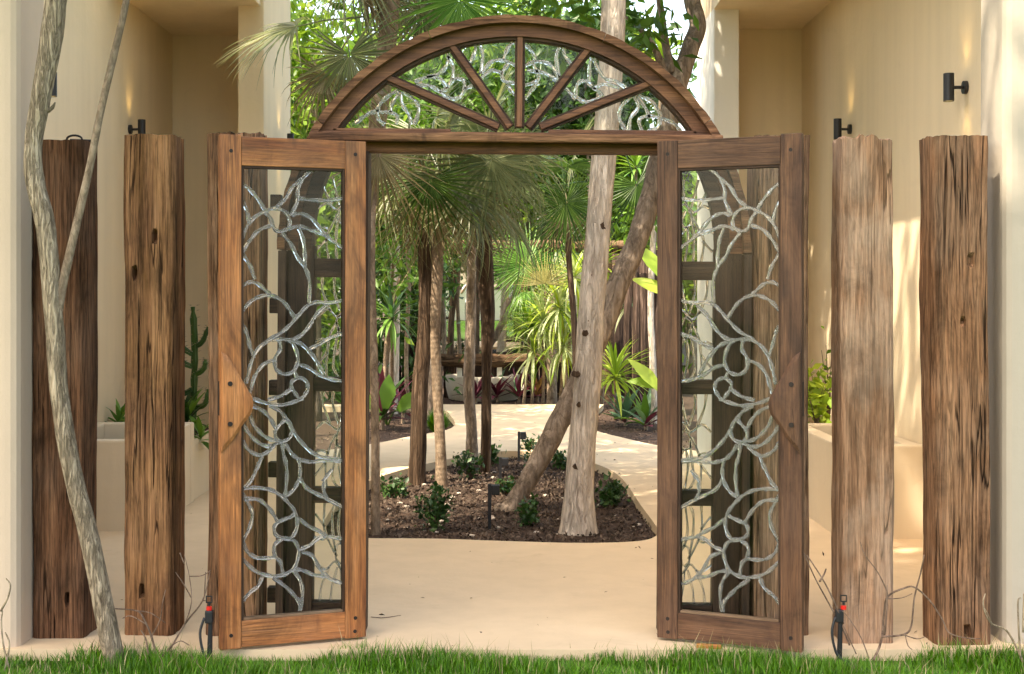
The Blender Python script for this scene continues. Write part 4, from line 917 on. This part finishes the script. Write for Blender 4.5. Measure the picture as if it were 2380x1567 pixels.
# small shrubs on the island
def shrub(label, px, py, wpx, hpx, seed, mat=None, size=.055, n=170, cat='shrub', z=GND, group='small dark shrubs in the island bed', name='low_shrub', base=None):
    b_ = Vector(base) if base is not None else G(px, py, z); T = thing(name, label, cat, b_, 0, group); k = b_.y / F
    w_, h = wpx * k / 2, hpx * k; g = np.random.default_rng(seed); rnd = random.Random(seed)
    mb = MB(); tips = []
    for i in range(7):
        a = rnd.uniform(0, 6.28); tip = Vector((math.cos(a) * w_ * rnd.uniform(.3, .9), math.sin(a) * w_ * rnd.uniform(.3, .9), h * rnd.uniform(.55, 1))); tips.append(tip)
        mb.add(*tube_data(catmull([(0, 0, -.03), tip * .5 + Vector((0, 0, h * .1)), tip], 3), [.007, .006, .005, .004, .004, .003, .002], 5))
    mb.build('stems', M['twig'], T)
    tp = np.array(tips)[g.integers(0, 7, n)]; tt = g.uniform(.35, 1.05, (n, 1))
    c = tp * tt + g.normal(size=(n, 3)) * np.array([w_, w_, h * .7]) * .22; c[:, 2] = np.maximum(c[:, 2], .01)
    leaf_cloud('leaves', c, g.uniform(.6, 1.2, n) * size, mat or M['shrub'], T, .6, .1, seed)
    return T
for i, (x, y, w_, h_, lb) in enumerate([
    (918, 1158, 80, 45, 'dark shrub left of the shaggy palm at the left end of the island'), (1012, 1235, 100, 105, 'largest dark shrub, at the front of the island below the shaggy palm'),
    (1095, 1112, 80, 62, 'dark shrub between the two slim palm stems on the island'), (1140, 1082, 60, 45, 'dark shrub right of the fibrous palm stem'),
    (1232, 1062, 55, 45, 'dark shrub behind the far black path light'), (1236, 1088, 60, 45, 'dark shrub right of the far black path light'),
    (1182, 1150, 75, 38, 'low dark shrub left of the leaning trunk, right of the middle path light'), (1228, 1222, 65, 62, 'dark shrub between the leaning trunk and the pale trunk'),
    (1422, 1178, 95, 50, 'dark shrub right of the pale trunk near the island edge'), (1308, 1092, 60, 40, 'dark shrub behind the leaning trunk')]):
    shrub(lb, x, y, w_, h_, 200 + i, n=190 if w_ < 90 else 300)
# round grass tuft at the left bed tip
def tuft(label, b_, r_, h, n, mat, seed, cat='grass tuft'):
    T = thing('grass_tuft', label, cat, b_); g = np.random.default_rng(seed); mb = MB()
    for i in range(n):
        a = g.uniform(0, 6.28); e = g.uniform(.25, 1.5); d = Vector((math.cos(a) * math.cos(e), math.sin(a) * math.cos(e), math.sin(e) * h / r_)) * r_ * g.uniform(.7, 1.05)
        s = Vector((-math.sin(a), math.cos(a), 0)) * .006; b0_ = Vector((math.cos(a), math.sin(a), 0)) * r_ * .25 * g.random()
        mb.add([b0_ - s, b0_ + s, b0_ + d * .6 + s * .7 + Vector((0, 0, .02)), b0_ + d * .6 - s * .7 + Vector((0, 0, .02)), b0_ + d], [(0, 1, 2, 3), (3, 2, 4)])
    mb.build('blades', mat, T)
tuft('round bright grass tuft at the tip of the left bed beside the path', G(1016, 1004, GND), .22, .30, 700, M['grass'], 3)

# plants in the planters and beside the walls
c0 = Vector((-2.55, 11.0, .47))
T = thing('cactus', 'tall dark green spiny cactus seen between the second and third left posts', 'cactus', c0)
def ridged(P, r_, parent):
    pts = catmull(P, 5); n_ = len(pts); rr = [r_ * (.8 + .25 * abs(math.sin(i * 1.35))) * (1 if i < n_ - 2 else .6) for i in range(n_)]
    v, f = tube_data(pts, rr, 12, lobes=3, lobe=.42); o = pydata('stem', v, f, M['leaf_dk'], parent)
    sp = MB(); rnd = random.Random(2)
    for p in pts[1:]:
        for k in range(3):
            a = k * 2.094 + .1; d = Vector((math.cos(a), math.sin(a), .3)); q = Vector(p) + d * r_ * 1.25
            sp.add([q, q + Vector((0, 0, .006)), q + d * .03], [(0, 1, 2)])
    sp.build('spines', M['twig_pale'], o)['kind'] = 'stuff'
ridged([(0, 0, 0), (.01, 0, .35), (.015, 0, .7), (.0, 0, 1.0)], .023, T)
ridged([(0, 0, .52), (-.08, 0, .56), (-.13, 0, .70), (-.12, 0, .92)], .018, T); ridged([(0, 0, .68), (.07, 0, .72), (.12, 0, .84)], .018, T); ridged([(0, 0, .34), (-.09, 0, .30), (-.15, 0, .36)], .018, T)
ridged([(0, 0, .45), (.08, 0, .5), (.10, 0, .58)], .018, T); ridged([(0, 0, .62), (-.08, 0, .68), (-.12, 0, .85)], .018, T); ridged([(0, 0, .2), (.09, 0, .22), (.12, 0, .34)], .018, T)
rosette('aloe', 'small green aloe on the left basin between the first and second posts', 'aloe', at(278, 978, 10.8), 14, .2, .045, [M['leaf'], M['frond_br']], 91, emin=15, arch=(.2, .7))
rosette('aloe', 'larger green aloe at the foot of the cactus', 'aloe', at(432, 975, 10.9), 20, .3, .06, [M['leaf'], M['leaf_dk']], 92, emin=5, arch=(.3, .9))
rosette('aloe', 'aloe with trailing leaf over the planter edge beside the third left post', 'aloe', at(466, 1012, 10.7), 12, .3, .05, [M['frond_br'], M['leaf']], 93, emin=-15, emax=60, arch=(.3, .9))
shrub('bright yellow-green leafy shrub between the right door and the pale post', 1903, 985, 110, 125, 311, M['leaf_yl'], .10, 170, name='leafy_shrub', group=None, base=at(1898, 995, 10.9))
shrub('small round-leaved green plant behind the yellow-green shrub', 1918, 985, 60, 190, 312, M['leaf_br'], .06, 60, name='leafy_shrub', group=None, base=at(1925, 985, 11.2))
b_ = at(2075, 988, 10.6); T = thing('sapling', 'thin bare-stemmed sapling between the two farthest right posts', 'sapling', b_)
trunk('stem', [b_, at(2080, 900, 10.6), at(2090, 800, 10.6), at(2098, 742, 10.6)], [.009, .007, .005, .003], M['twig'], T, 6, 0, 4, 0, 6, b_)
trunk('stem', [at(2076, 960, 10.6), at(2095, 935, 10.6), at(2125, 922, 10.55)], [.005, .004, .002], M['twig'], T, 6, 0, 4, 0, 6, b_)
c = np.array([at(2080 + random.gauss(0, 14), 925 + random.gauss(0, 40), 10.6) - b_ for _ in range(46)]); leaf_cloud('leaves', c, np.full(len(c), .05), M['leaf'], T, .7, .1, 3)

# ---------------------------------------------------------------- back of the garden: bowl, mirror, logs, house
bw = G(1122, 935, GND) + Vector((0, .55, 0))
T = thing('stone_bowl', 'round grey stone bowl on the far bed in front of the mirror', 'bowl', bw)
prof = [(.0, .0), (.50, .0), (.55, .02), (.595, .20), (.605, .36), (.60, .385), (.56, .385), (.50, .355), (.3, .33), (.0, .325)]
v = []; f = []; ns = 40
for r_, z in prof:
    for k in range(ns):
        a = 2 * math.pi * k / ns; q = r_ * (1 + .012 * mnoise.noise((math.cos(a) * 2, math.sin(a) * 2, z * 4))); v.append((q * math.cos(a), q * math.sin(a), z))
for i in range(len(prof) - 1):
    for k in range(ns): f.append((i * ns + k, i * ns + (k + 1) % ns, (i + 1) * ns + (k + 1) % ns, (i + 1) * ns + k))
pydata('bowl_body', v, f, M['stone'], T, None, True)
MY = 21.4
mc = at(1128, 702, MY); dirn = Vector(((1095 - CX) / F, 1, (HY - 652) / F)).normalized()
T = thing('mirror', 'large garden mirror between two rough timber beams behind the stone bowl', 'mirror', mc)
T.rotation_euler = (dirn).to_track_quat('Y', 'Z').to_euler()
mm, n_, b_ = mat_new('mirror_silver'); b_.inputs['Base Color'].default_value = (.82, .85, .83, 1); b_.inputs['Metallic'].default_value = 1; b_.inputs['Roughness'].default_value = .015
box('mirror_glass', (-.82, 0, -.92), (1.5, .02, .80), mm, T)
LB = M['log']
beamw = wood('rough_beam', (.06, .035, .02), (.15, .088, .05), (.25, .16, .1), axis=0, crack=.8, bump=.9, rough=.9, spec=.1)
for z, x0, x1 in ((.86, -1.15, 2.2), (-.905, -1.0, 1.6)):
    P = [(x0 + (x1 - x0) * i / 12, -.06, z + .012 * math.sin(i * 1.9)) for i in range(13)]
    v, f = tube_data(P, [.10 + .012 * math.sin(i * 2.7) for i in range(13)], 10, .12, 5, z); pydata('beam', v, f, beamw, T)
for x in (-.40, .22, .60): box('leg', (x - .04, -.03, -1.42), (x + .04, .02, -.98), M['white'], T, .006)
for x, z0 in ((-1.05, -1.6), (1.9, -1.6)): 
    v, f = tube_data([(x, .05, z0), (x + .02, .05, -.3), (x, .05, 1.0)], .075, 10, .15, 5, x); pydata('upright', v, f, beamw, T)
# rough board fence behind the mirror
T = thing('log_fence', 'dark log fence with level top behind the mirror', 'fence', (0, 22.2, 0))
for i in range(20):
    x = -1.9 + i * .225 + random.uniform(-.02, .02); h = 2.28 + random.uniform(-.05, .05)
    v, f = tube_data([(x, 0, -.1), (x + random.uniform(-.03, .03), 0, h * .5), (x, 0, h)], [.11, .108, .10], 9, .12, 4, i); pydata('log', v, f, LB, T, None, True)
# tall rough logs at right
T = thing('log_screen', 'screen of tall rough upright logs beside the right door', 'fence', (1.7, 18.6, 0))
for i, (x, h, w_) in enumerate(((1462, 560, 20), (1480, 620, 20), (1496, 635, 18), (1511, 630, 22), (1527, 640, 18), (1542, 600, 20))):
    p = at(x, h, 18.6); X = p.x - 1.7
    v, f = tube_data([(X, 0, -.1), (X + random.uniform(-.03, .03), 0, p.z * .5), (X + random.uniform(-.02, .02), 0, p.z)], [w_ / 2 * 18.6 / F] * 3, 10, .22, 5, i); pydata('log', v, f, LB, T, None, True)
T = thing('house', 'dark louvred house wall with pale flat roof far behind at upper right', 'house', (3.4, 31, 0))
box('wall', (-2.6, .1, 0), (2.6, 3, 4.6), M['dark'], T)
for i in range(16): box('louvre', (-2.6, -.02, 2.6 + i * .12), (2.6, .095, 2.68 + i * .12), M['dark'], T, .01)
box('roof', (-3.1, -.6, 4.9), (3.2, 3.4, 5.2), M['sky_roof'], T, .02)
box('clerestory', (-2.6, .05, 4.6), (2.6, 2.9, 4.9), M['white'], T)

# background trees: each its own trunk and crown
def bgtree(label, x, Y, h, crown, n, size, mat, seed, tm=None, cl=.7):
    b_ = Vector((x, Y, GND)); T = thing('broadleaf_tree', label, 'tree', b_, 0, 'leafy trees behind the garden'); rnd = random.Random(seed)
    trunk('trunk', [b_ + Vector((0, 0, -.1)), b_ + Vector((rnd.uniform(-.2, .2), 0, h * .4)), b_ + Vector((rnd.uniform(-.4, .4), 0, h))], [.13, .10, .05], tm or M['bark_mott'], T, 9, .1, 6, seed, 4, b_)
    c = clumps(n, [((x + cx, Y + cy, cz), r_) for cx, cy, cz, r_ in crown], seed, cl, 45) - np.array(b_)
    g = np.random.default_rng(seed); leaf_cloud('crown', c, g.uniform(.7, 1.25, len(c)) * size, mat, T, .42, .5, seed)
bgtree('unseen leafy tree added behind the left building, its crown shading the path', -3.9, 14.6, 5.2, [(1.2, -.9, 5.9, (1.7, 1.9, .7))], 3300, .24, M['leaf'], 60)  # hidden tree, added so that its crown shades the far path
bgtree('bright yellow-green leafy tree behind the left pillar and palm fronds', -2.6, 18.0, 4.6, [(0, 0, 3.6, (1.1, 1.0, 1.4)), (-.3, .3, 1.8, (.9, .8, .9)), (-.6, 0, 5.2, (1.0, 1, .8))], 6500, .17, M['leaf_br'], 61)
bgtree('dense dark shrub wall at the left behind the purple rosettes', -2.3, 20.9, 1.6, [(0, 0, 1.2, (1.3, .5, 1.2)), (.7, .3, 2.0, (.6, .4, .6))], 3600, .17, M['leaf_dk'], 70, cl=.5)
bgtree('dark green tree filling the gap behind the tallest palm', -1.4, 24.5, 5.5, [(0, 0, 4.6, (1.6, 1.2, 1.5)), (-1.6, 0, 3.6, (1.4, 1, 1.4))], 6000, .24, M['leaf'], 62)
bgtree('mid green tree rising behind the middle of the mirror', .3, 25.5, 6.0, [(0, 0, 5.4, (1.8, 1.2, 1.5)), (0, 0, 3.3, (1.6, 1, .9))], 5600, .24, M['leaf_br'], 63)
bgtree('light green tree behind the dark round palm fan', 1.7, 24.0, 5.0, [(0, 0, 3.2, (1.0, .9, 1.0)), (-.3, 0, 4.9, (1.1, 1, .9))], 4600, .22, M['leaf_br'], 64)
bgtree('dark tree behind the upper half of the pale trunk', 1.4, 22.6, 5.4, [(-.1, 0, 5.2, (1.3, .9, 1.0)), (-.7, 0, 4.2, (.7, .7, .6))], 3600, .22, M['leaf_dk'], 65)
bgtree('bright leafy tree low behind the right log screen', 3.2, 23.5, 3.4, [(0, 0, 2.3, (1.1, .9, 1.1)), (-.9, 0, 1.6, (.7, .7, .9))], 4200, .2, M['leaf_br'], 66)
bgtree('shadowy tree at the far left beyond the log fence', -4.4, 25.0, 5.5, [(0, 0, 4.2, (1.7, 1.2, 2.0))], 5000, .25, M['leaf_dk'], 67)
bgtree('tall tree closing the far background on the left', -2.2, 31, 8, [(0, 0, 6.2, (3.4, 1.5, 2.6)), (0, 0, 2.6, (3.2, 1.5, 1.6))], 7000, .34, M['leaf'], 68, cl=1.1)
bgtree('tall tree closing the far background on the right', 1.1, 33, 8, [(0, 0, 5.6, (1.9, 1.5, 2.6)), (0, 0, 2.6, (2.6, 1.5, 1.6))], 6000, .34, M['leaf_dk'], 69, cl=1.1)

# ---------------------------------------------------------------- path lights, sprinklers, twigs, litter
def path_light(px, y_top, y_base, label):
    b_ = G(px, y_base, GND); h = (y_base - y_top) * b_.y / F; k = b_.y / F
    T = thing('path_light', label, 'garden light', b_, 0, 'black spike lights in the island bed')
    box('stake', (-.012, -.012, -.05), (.012, .012, h), M['black'], T, .002)
    box('lamp_head', (.0125, -.03, h - .075), (.07, .03, h - .005), M['black'], T, .006)
path_light(1138, 1125, 1232, 'black spike light nearest the gate, standing at the front of the island')
path_light(1163, 1063, 1122, 'black spike light in the middle of the island beside the fibrous palm')
path_light(1206, 1003, 1076, 'black spike light farthest from the gate on the island')
def sprinkler(px, py, label, tilt):
    b_ = G(px, 1545, -.05); T = thing('sprinkler', label, 'sprinkler', b_, 0, 'black sprinklers in the lawn'); k = b_.y / F; h = (1545 - py) * k
    bm = bmesh.new(); cyl(bm, (0, 0, -.05), (.006, 0, h - .07), .013, .010, n=10); bmobj('stake', bm, M['black'], T)
    box('valve_body', (-.016, -.016, h - .075), (.018, .016, h - .02), M['black'], T, .005)
    bm = bmesh.new(); cyl(bm, (tilt, 0, h - .019), (tilt, 0, h - .004), .012, n=14); bmobj('cap', bm, M['red'], T)
    bm = bmesh.new(); cyl(bm, (tilt, 0, h + .0005), (tilt, 0, h + .012), .006, n=8); add_box(bm, (tilt - .014, -.003, h + .0125), (tilt + .014, .003, h + .017), 0); add_box(bm, (tilt - .014, -.003, h + .0175), (tilt - .010, .003, h + .038), 0); add_box(bm, (tilt + .010, -.003, h + .0175), (tilt + .014, .003, h + .038), 0); add_box(bm, (tilt - .014, -.003, h + .0385), (tilt + .014, .003, h + .043), 0); bmobj('nozzle', bm, M['black'], T)
    v, f = tube_data(catmull([(-.018, -.01, h - .05), (-.035, -.02, h * .55), (-.015, -.03, h * .2), (.03, -.05, .02), (.06, -.09, .0)], 5), .006, 7); pydata('hose', v, f, M['black'], T, None, True)
sprinkler(486, 1408, 'black lawn sprinkler with red cap in front of the left door', 0)
sprinkler(1950, 1406, 'black lawn sprinkler with red cap in front of the pale post', .02)
def twiggy(label, paths, Y, mat, r_=.006, base=None, cat='dead shrub'):
    b_ = G(base[0], base[1], -.05); T = thing('bare_shrub', label, cat, b_)
    for i, p in enumerate(paths):
        P = [at(x, y, Y + .02 * math.sin(i * 3 + k)) - b_ for k, (x, y) in enumerate(p)]
        rr = [r_ * (1 if i < 3 else .55) * (1 - .6 * k / (len(P) * 4)) for k in range((len(P) - 1) * 4 + 1)]
        v, f = tube_data(catmull(P, 4), rr, 6, .15, 30, i); pydata('twig', v, f, mat, T, None, True)
twiggy('bare twiggy shrub between the second left post and the left sprinkler', [
    [(372, 1530), (400, 1500), (430, 1450), (462, 1410), (475, 1385), (488, 1330)], [(365, 1530), (352, 1480), (335, 1440), (318, 1420), (268, 1415)], [(345, 1530), (340, 1490), (328, 1465)],
    [(430, 1450), (445, 1400), (440, 1340), (428, 1290)], [(440, 1340), (470, 1338), (490, 1325)], [(445, 1390), (425, 1355), (408, 1330)], [(400, 1500), (420, 1490), (440, 1500)], [(352, 1480), (372, 1440), (378, 1400), (385, 1370)], [(318, 1420), (350, 1425), (385, 1448)], [(475, 1385), (478, 1330)], [(338, 1450), (305, 1432), (285, 1437)], [(428, 1310), (418, 1285)]], 5.95, M['twig'], .0055, (368, 1530))
twiggy('bare shrub with arching pale twigs in front of the two farthest right posts', [
    [(2030, 1535), (2048, 1490), (2055, 1420), (2065, 1385), (2100, 1368), (2125, 1365), (2160, 1395), (2190, 1440), (2205, 1470), (2240, 1482), (2280, 1485)], [(2055, 1480), (2060, 1430), (2062, 1360)], [(2050, 1480), (2100, 1475), (2118, 1455), (2125, 1390), (2140, 1330), (2148, 1290)],
    [(2062, 1375), (2040, 1330), (2010, 1290), (2000, 1260)], [(2062, 1392), (2095, 1390), (2120, 1380)], [(2100, 1475), (2130, 1485), (2150, 1480)], [(2020, 1530), (2000, 1480), (1975, 1440), (1958, 1420)], [(2104, 1475), (2110, 1500), (2120, 1510)]], 5.93, M['twig'], .0052, (2030, 1535))
twiggy('two bare thin stems leaning between the right door and the pale post', [[(1975, 1500), (1955, 1455), (1925, 1400), (1895, 1345), (1868, 1285)], [(1960, 1450), (1930, 1380), (1905, 1335), (1875, 1290)], [(1905, 1352), (1915, 1335), (1920, 1322)], [(1990, 1520), (1972, 1480), (1960, 1455)]], 5.98, M['twig'], .0045, (1985, 1525))
twiggy('pale bare twigs growing at the foot of the right wall', [[(2378, 1540), (2355, 1490), (2335, 1462), (2305, 1450), (2290, 1425), (2285, 1400), (2290, 1380)], [(2372, 1530), (2368, 1470), (2366, 1400), (2372, 1390)], [(2378, 1470), (2380, 1380)], [(2305, 1450), (2295, 1425), (2285, 1410)]], 5.85, M['twig_pale'], .005, (2375, 1545))
twiggy('pale bare twigs at the foot of the left wall', [[(20, 1550), (8, 1500), (3, 1450), (6, 1420)], [(2, 1420), (18, 1390), (24, 1360), (14, 1345)], [(10, 1560), (22, 1500), (12, 1470)]], 5.8, M['twig_pale'], .005, (15, 1550))
# small loose things
o = box('wood_wedge', (-.055, -.012, 0), (.055, .012, .018), plain('orange_wood', (.42, .16, .04), .6), None, .004, G(1648, 1507) + Vector((0, 0, .0))); o.rotation_euler = (0, 0, -.25)
tag(o, 'small orange wooden wedge lying under the right door', 'wedge')
v, f = tube_data([G(862, 1436) + Vector((0, 0, .004)), G(885, 1438) + Vector((0, 0, .004)), G(905, 1437) + Vector((0, 0, .005)), G(932, 1432) + Vector((0, 0, .004))], [.002, .002, .002, .001], 5)
tag(pydata('fallen_twig', v, f, M['twig']), 'thin curved twig lying on the path near the left door', 'twig')
def ring_hook():
    b_ = at(178, 328, 6.33); T = thing('iron_hook', 'small rusty iron ring and pin on top of the farthest left post', 'hook', (b_.x, b_.y, 2.262))
    v, f = tube_data([(.035 * math.cos(a) - .01, 0, .012 + .018 * math.sin(a)) for a in np.linspace(-.3, 3.5, 12)], .005, 6); pydata('ring', v, f, M['iron'], T)
    bm = bmesh.new(); cyl(bm, (-.03, .0, .008), (.07, .01, .006), .006, n=8); bmobj('pin', bm, M['iron'], T)
ring_hook()

# mulch chips and pebbles on the beds
def inside(p, poly):
    r_ = False; n = len(poly); j = n - 1
    for i in range(n):
        a, b_ = poly[i], poly[j]
        if (a.y > p[1]) != (b_.y > p[1]) and p[0] < (b_.x - a.x) * (p[1] - a.y) / (b_.y - a.y) + a.x: r_ = not r_
        j = i
    return r_
pts = []
while len(pts) < 12000:
    p = (rng.uniform(-1.9, 1.3), rng.uniform(8.6, 14.2))
    if inside(p, ISL): pts.append((p[0], p[1], GND + rng.uniform(0, .012)))
while len(pts) < 16000:
    p = (rng.uniform(-2.2, 2.4), rng.uniform(14, 22))
    if not inside(p, OUT): pts.append((p[0], p[1], GND + rng.uniform(0, .012)))
pts = np.array(pts); dd = rng.normal(size=(len(pts), 3)); dd[:, 2] = np.abs(dd[:, 2]) * .3
tag(leaf_cloud('mulch_chips', pts, rng.uniform(.012, .042, len(pts)), M['chip'], None, .55, -.15, 9, dirs=dd), 'brown bark mulch chips scattered on the beds', kind='stuff')
mb = MB()
for i in range(90):
    while True:
        p = (rng.uniform(-1.9, 1.3), rng.uniform(8.6, 14.2))
        if inside(p, ISL): break
    bm = bmesh.new(); bmesh.ops.create_icosphere(bm, subdivisions=1, radius=1); s = rng.uniform(.008, .022)
    mb.add([Vector((p[0] + q.co.x * s * 1.3, p[1] + q.co.y * s, GND + .008 + q.co.z * s * .6)) for q in bm.verts], [tuple(x.index for x in fc.verts) for fc in bm.faces]); bm.free()
tag(mb.build('pebbles', M['pebble']), 'small pale pebbles scattered in the island mulch', kind='stuff')

pts = []
while len(pts) < 130:
    p = (rng.uniform(-2.3, 2.1), 6.1 + rng.random() ** 1.6 * 12)
    if inside(p, OUT) and not inside(p, ISL): pts.append((p[0], p[1], .003))
pts = np.array(pts); dd = rng.normal(size=(len(pts), 3)) * 2; dd[:, 2] = .05
tag(leaf_cloud('leaf_litter', pts, rng.uniform(.01, .035, len(pts)), M['chip'], None, .4, -.1, 19, dirs=dd), 'tiny dry leaves and bits scattered on the path', kind='stuff')
# lawn blades along the front edge
def grass(name, n, x0, x1, y0, y1, hmin, hmax, mat, seed, label):
    g = np.random.default_rng(seed); x = g.uniform(x0, x1, n); y = g.uniform(y0, y1, n) + .03 * np.sin(x * 7) + .02 * np.sin(x * 17 + 1)
    h = g.uniform(hmin, hmax, n) * (.75 + .35 * np.sin(x * 5 + y * 9)); a = g.uniform(0, 6.283, n); ln = g.uniform(.15, .9, n)
    b_ = np.stack([x, y, np.full(n, -.055)], 1); s = np.stack([np.cos(a + 1.57), np.sin(a + 1.57), np.zeros(n)], 1) * g.uniform(.0012, .0026, (n, 1))
    d = np.stack([np.cos(a) * ln, np.sin(a) * ln, np.ones(n)], 1) * h[:, None]
    m_ = b_ + d * np.array([.35, .35, .62]); t_ = b_ + d
    P = np.stack([b_ - s, b_ + s, m_ + s * .8, m_ - s * .8, t_], 1).reshape(-1, 3); k = (np.arange(n) * 5)[:, None]
    tri = np.concatenate([k + np.array([[0, 1, 2]]), k + np.array([[0, 2, 3]]), k + np.array([[3, 2, 4]])], 1).reshape(-1, 3)
    me = bpy.data.meshes.new(name); me.vertices.add(len(P)); me.vertices.foreach_set('co', P.ravel())
    me.loops.add(tri.size); me.loops.foreach_set('vertex_index', tri.ravel().astype(np.int32))
    me.polygons.add(len(tri)); me.polygons.foreach_set('loop_start', np.arange(0, tri.size, 3, dtype=np.int32)); me.update(calc_edges=True); me.validate()
    tag(link(name, me, mat), label, kind='stuff')
grass('lawn_grass', 56000, -2.6, 2.6, 5.30, 6.04, .03, .105, M['grass'], 1, 'short green grass along the front of the gate')
grass('dry_grass', 1700, -2.6, 2.6, 5.5, 6.07, .05, .15, M['straw'], 2, 'thin dry grass stalks at the lawn edge')
grass('far_lawn_grass', 26000, -3.5, 3.5, -7, -.2, .03, .08, M['grass'], 3, 'short green grass behind the photographer')

# ---------------------------------------------------------------- behind the camera, seen only in the mirror
def person():
    J = {'pelvis': (0, 0, .95), 'waist': (0, 0, 1.10), 'chest': (0, .01, 1.30), 'neck': (0, .0, 1.47), 'head': (0, .03, 1.56), 'crown': (0, .02, 1.68)}
    verts = list(J.values()); idx = {k: i for i, k in enumerate(J)}
    edges = [(0, 1), (1, 2), (2, 3), (3, 4), (4, 5)]; rad = [.145, .13, .15, .058, .085, .07]
    for s in (-1, 1):
        ch = [((s * .18, .0, 1.40), .066), ((s * .30, .07, 1.18), .046), ((s * .16, .24, 1.40), .036), ((s * .09, .27, 1.52), .032)]
        prev = idx['chest']
        for p, r_ in ch: verts.append(p); rad.append(r_); edges.append((prev, len(verts) - 1)); prev = len(verts) - 1
        for k in range(4):
            verts.append((s * .09 - s * .05 - s * .004 * k, .285, 1.515 + .018 * (k - 1))); rad.append(.009); edges.append((prev, len(verts) - 1))
        ch = [((s * .10, 0, .88), .10), ((s * .12, .01, .50), .062), ((s * .13, -.01, .10), .042), ((s * .14, .13, .04), .036)]; prev = 0
        for p, r_ in ch: verts.append(p); rad.append(r_); edges.append((prev, len(verts) - 1)); prev = len(verts) - 1
    me = bpy.data.meshes.new('person'); me.from_pydata(verts, edges, []); o = bpy.data.objects.new('person_body', me); COL.objects.link(o)
    md = o.modifiers.new('skin', 'SKIN'); sv = me.skin_vertices[0].data
    for i, r_ in enumerate(rad): sv[i].radius = (r_, r_)
    sv[0].use_root = True
    o.modifiers.new('sub', 'SUBSURF').levels = 2
    dg = bpy.context.evaluated_depsgraph_get(); ev = bpy.data.meshes.new_from_object(o.evaluated_get(dg)); bpy.data.objects.remove(o)
    T = thing('person', 'person in white shirt and dark shorts holding a camera to the face', 'person', (0, -.42, -.05))
    mats = [plain('skin', (.42, .23, .15), .5), plain('white_cotton', (.78, .78, .80), .9), plain('dark_green_cotton', (.05, .055, .035), .9), plain('hair', (.02, .014, .01), .6)]
    ev.materials.clear()
    for m_ in mats: ev.materials.append(m_)
    for p in ev.polygons:
        c = p.center; z = c.z
        p.material_index = 3 if z > 1.63 or (z > 1.5 and c.y < -.01 and abs(c.x) < .1) else 0 if (z > 1.46 or z < .06) else (0 if (abs(c.x) > .27 or (c.y > .12 and z > 1.1)) else 1 if z > .92 else 2)
        p.use_smooth = True
    link('body', ev, None, T)
    cm = thing('photo_camera', 'black camera held up by the person in the white shirt', 'camera', (0, -.42, -.05))
    box('camera_body', (-.065, .20, 1.48), (.065, .245, 1.57), M['black'], cm, .01)
    bm = bmesh.new(); cyl(bm, (0, .2455, 1.52), (0, .31, 1.52), .035, n=18); bmobj('lens_barrel', bm, M['black'], cm)
person()
t = thing('boundary_wall', 'low cream boundary wall with dark timber coping behind the photographer', 'wall', (0, -9, -.05))
box('wall_body', (-9, 0, 0), (9, .2, 1.15), M['cream'], t, .01); box('coping', (-9, -.03, 1.153), (9, .23, 1.25), M['jambx'], t, .01)
bgtree('tall tree behind the photographer beyond the boundary wall', -2.5, -13, 5, [(0, 0, 3.2, (4.0, 1.2, 2.6))], 4500, .4, M['leaf'], 81, cl=1.1)
bgtree('second tree behind the photographer beyond the boundary wall', 4.0, -13, 5, [(0, 0, 3.0, (3.8, 1.2, 2.5))], 4500, .4, M['leaf_dk'], 82, cl=1.1)
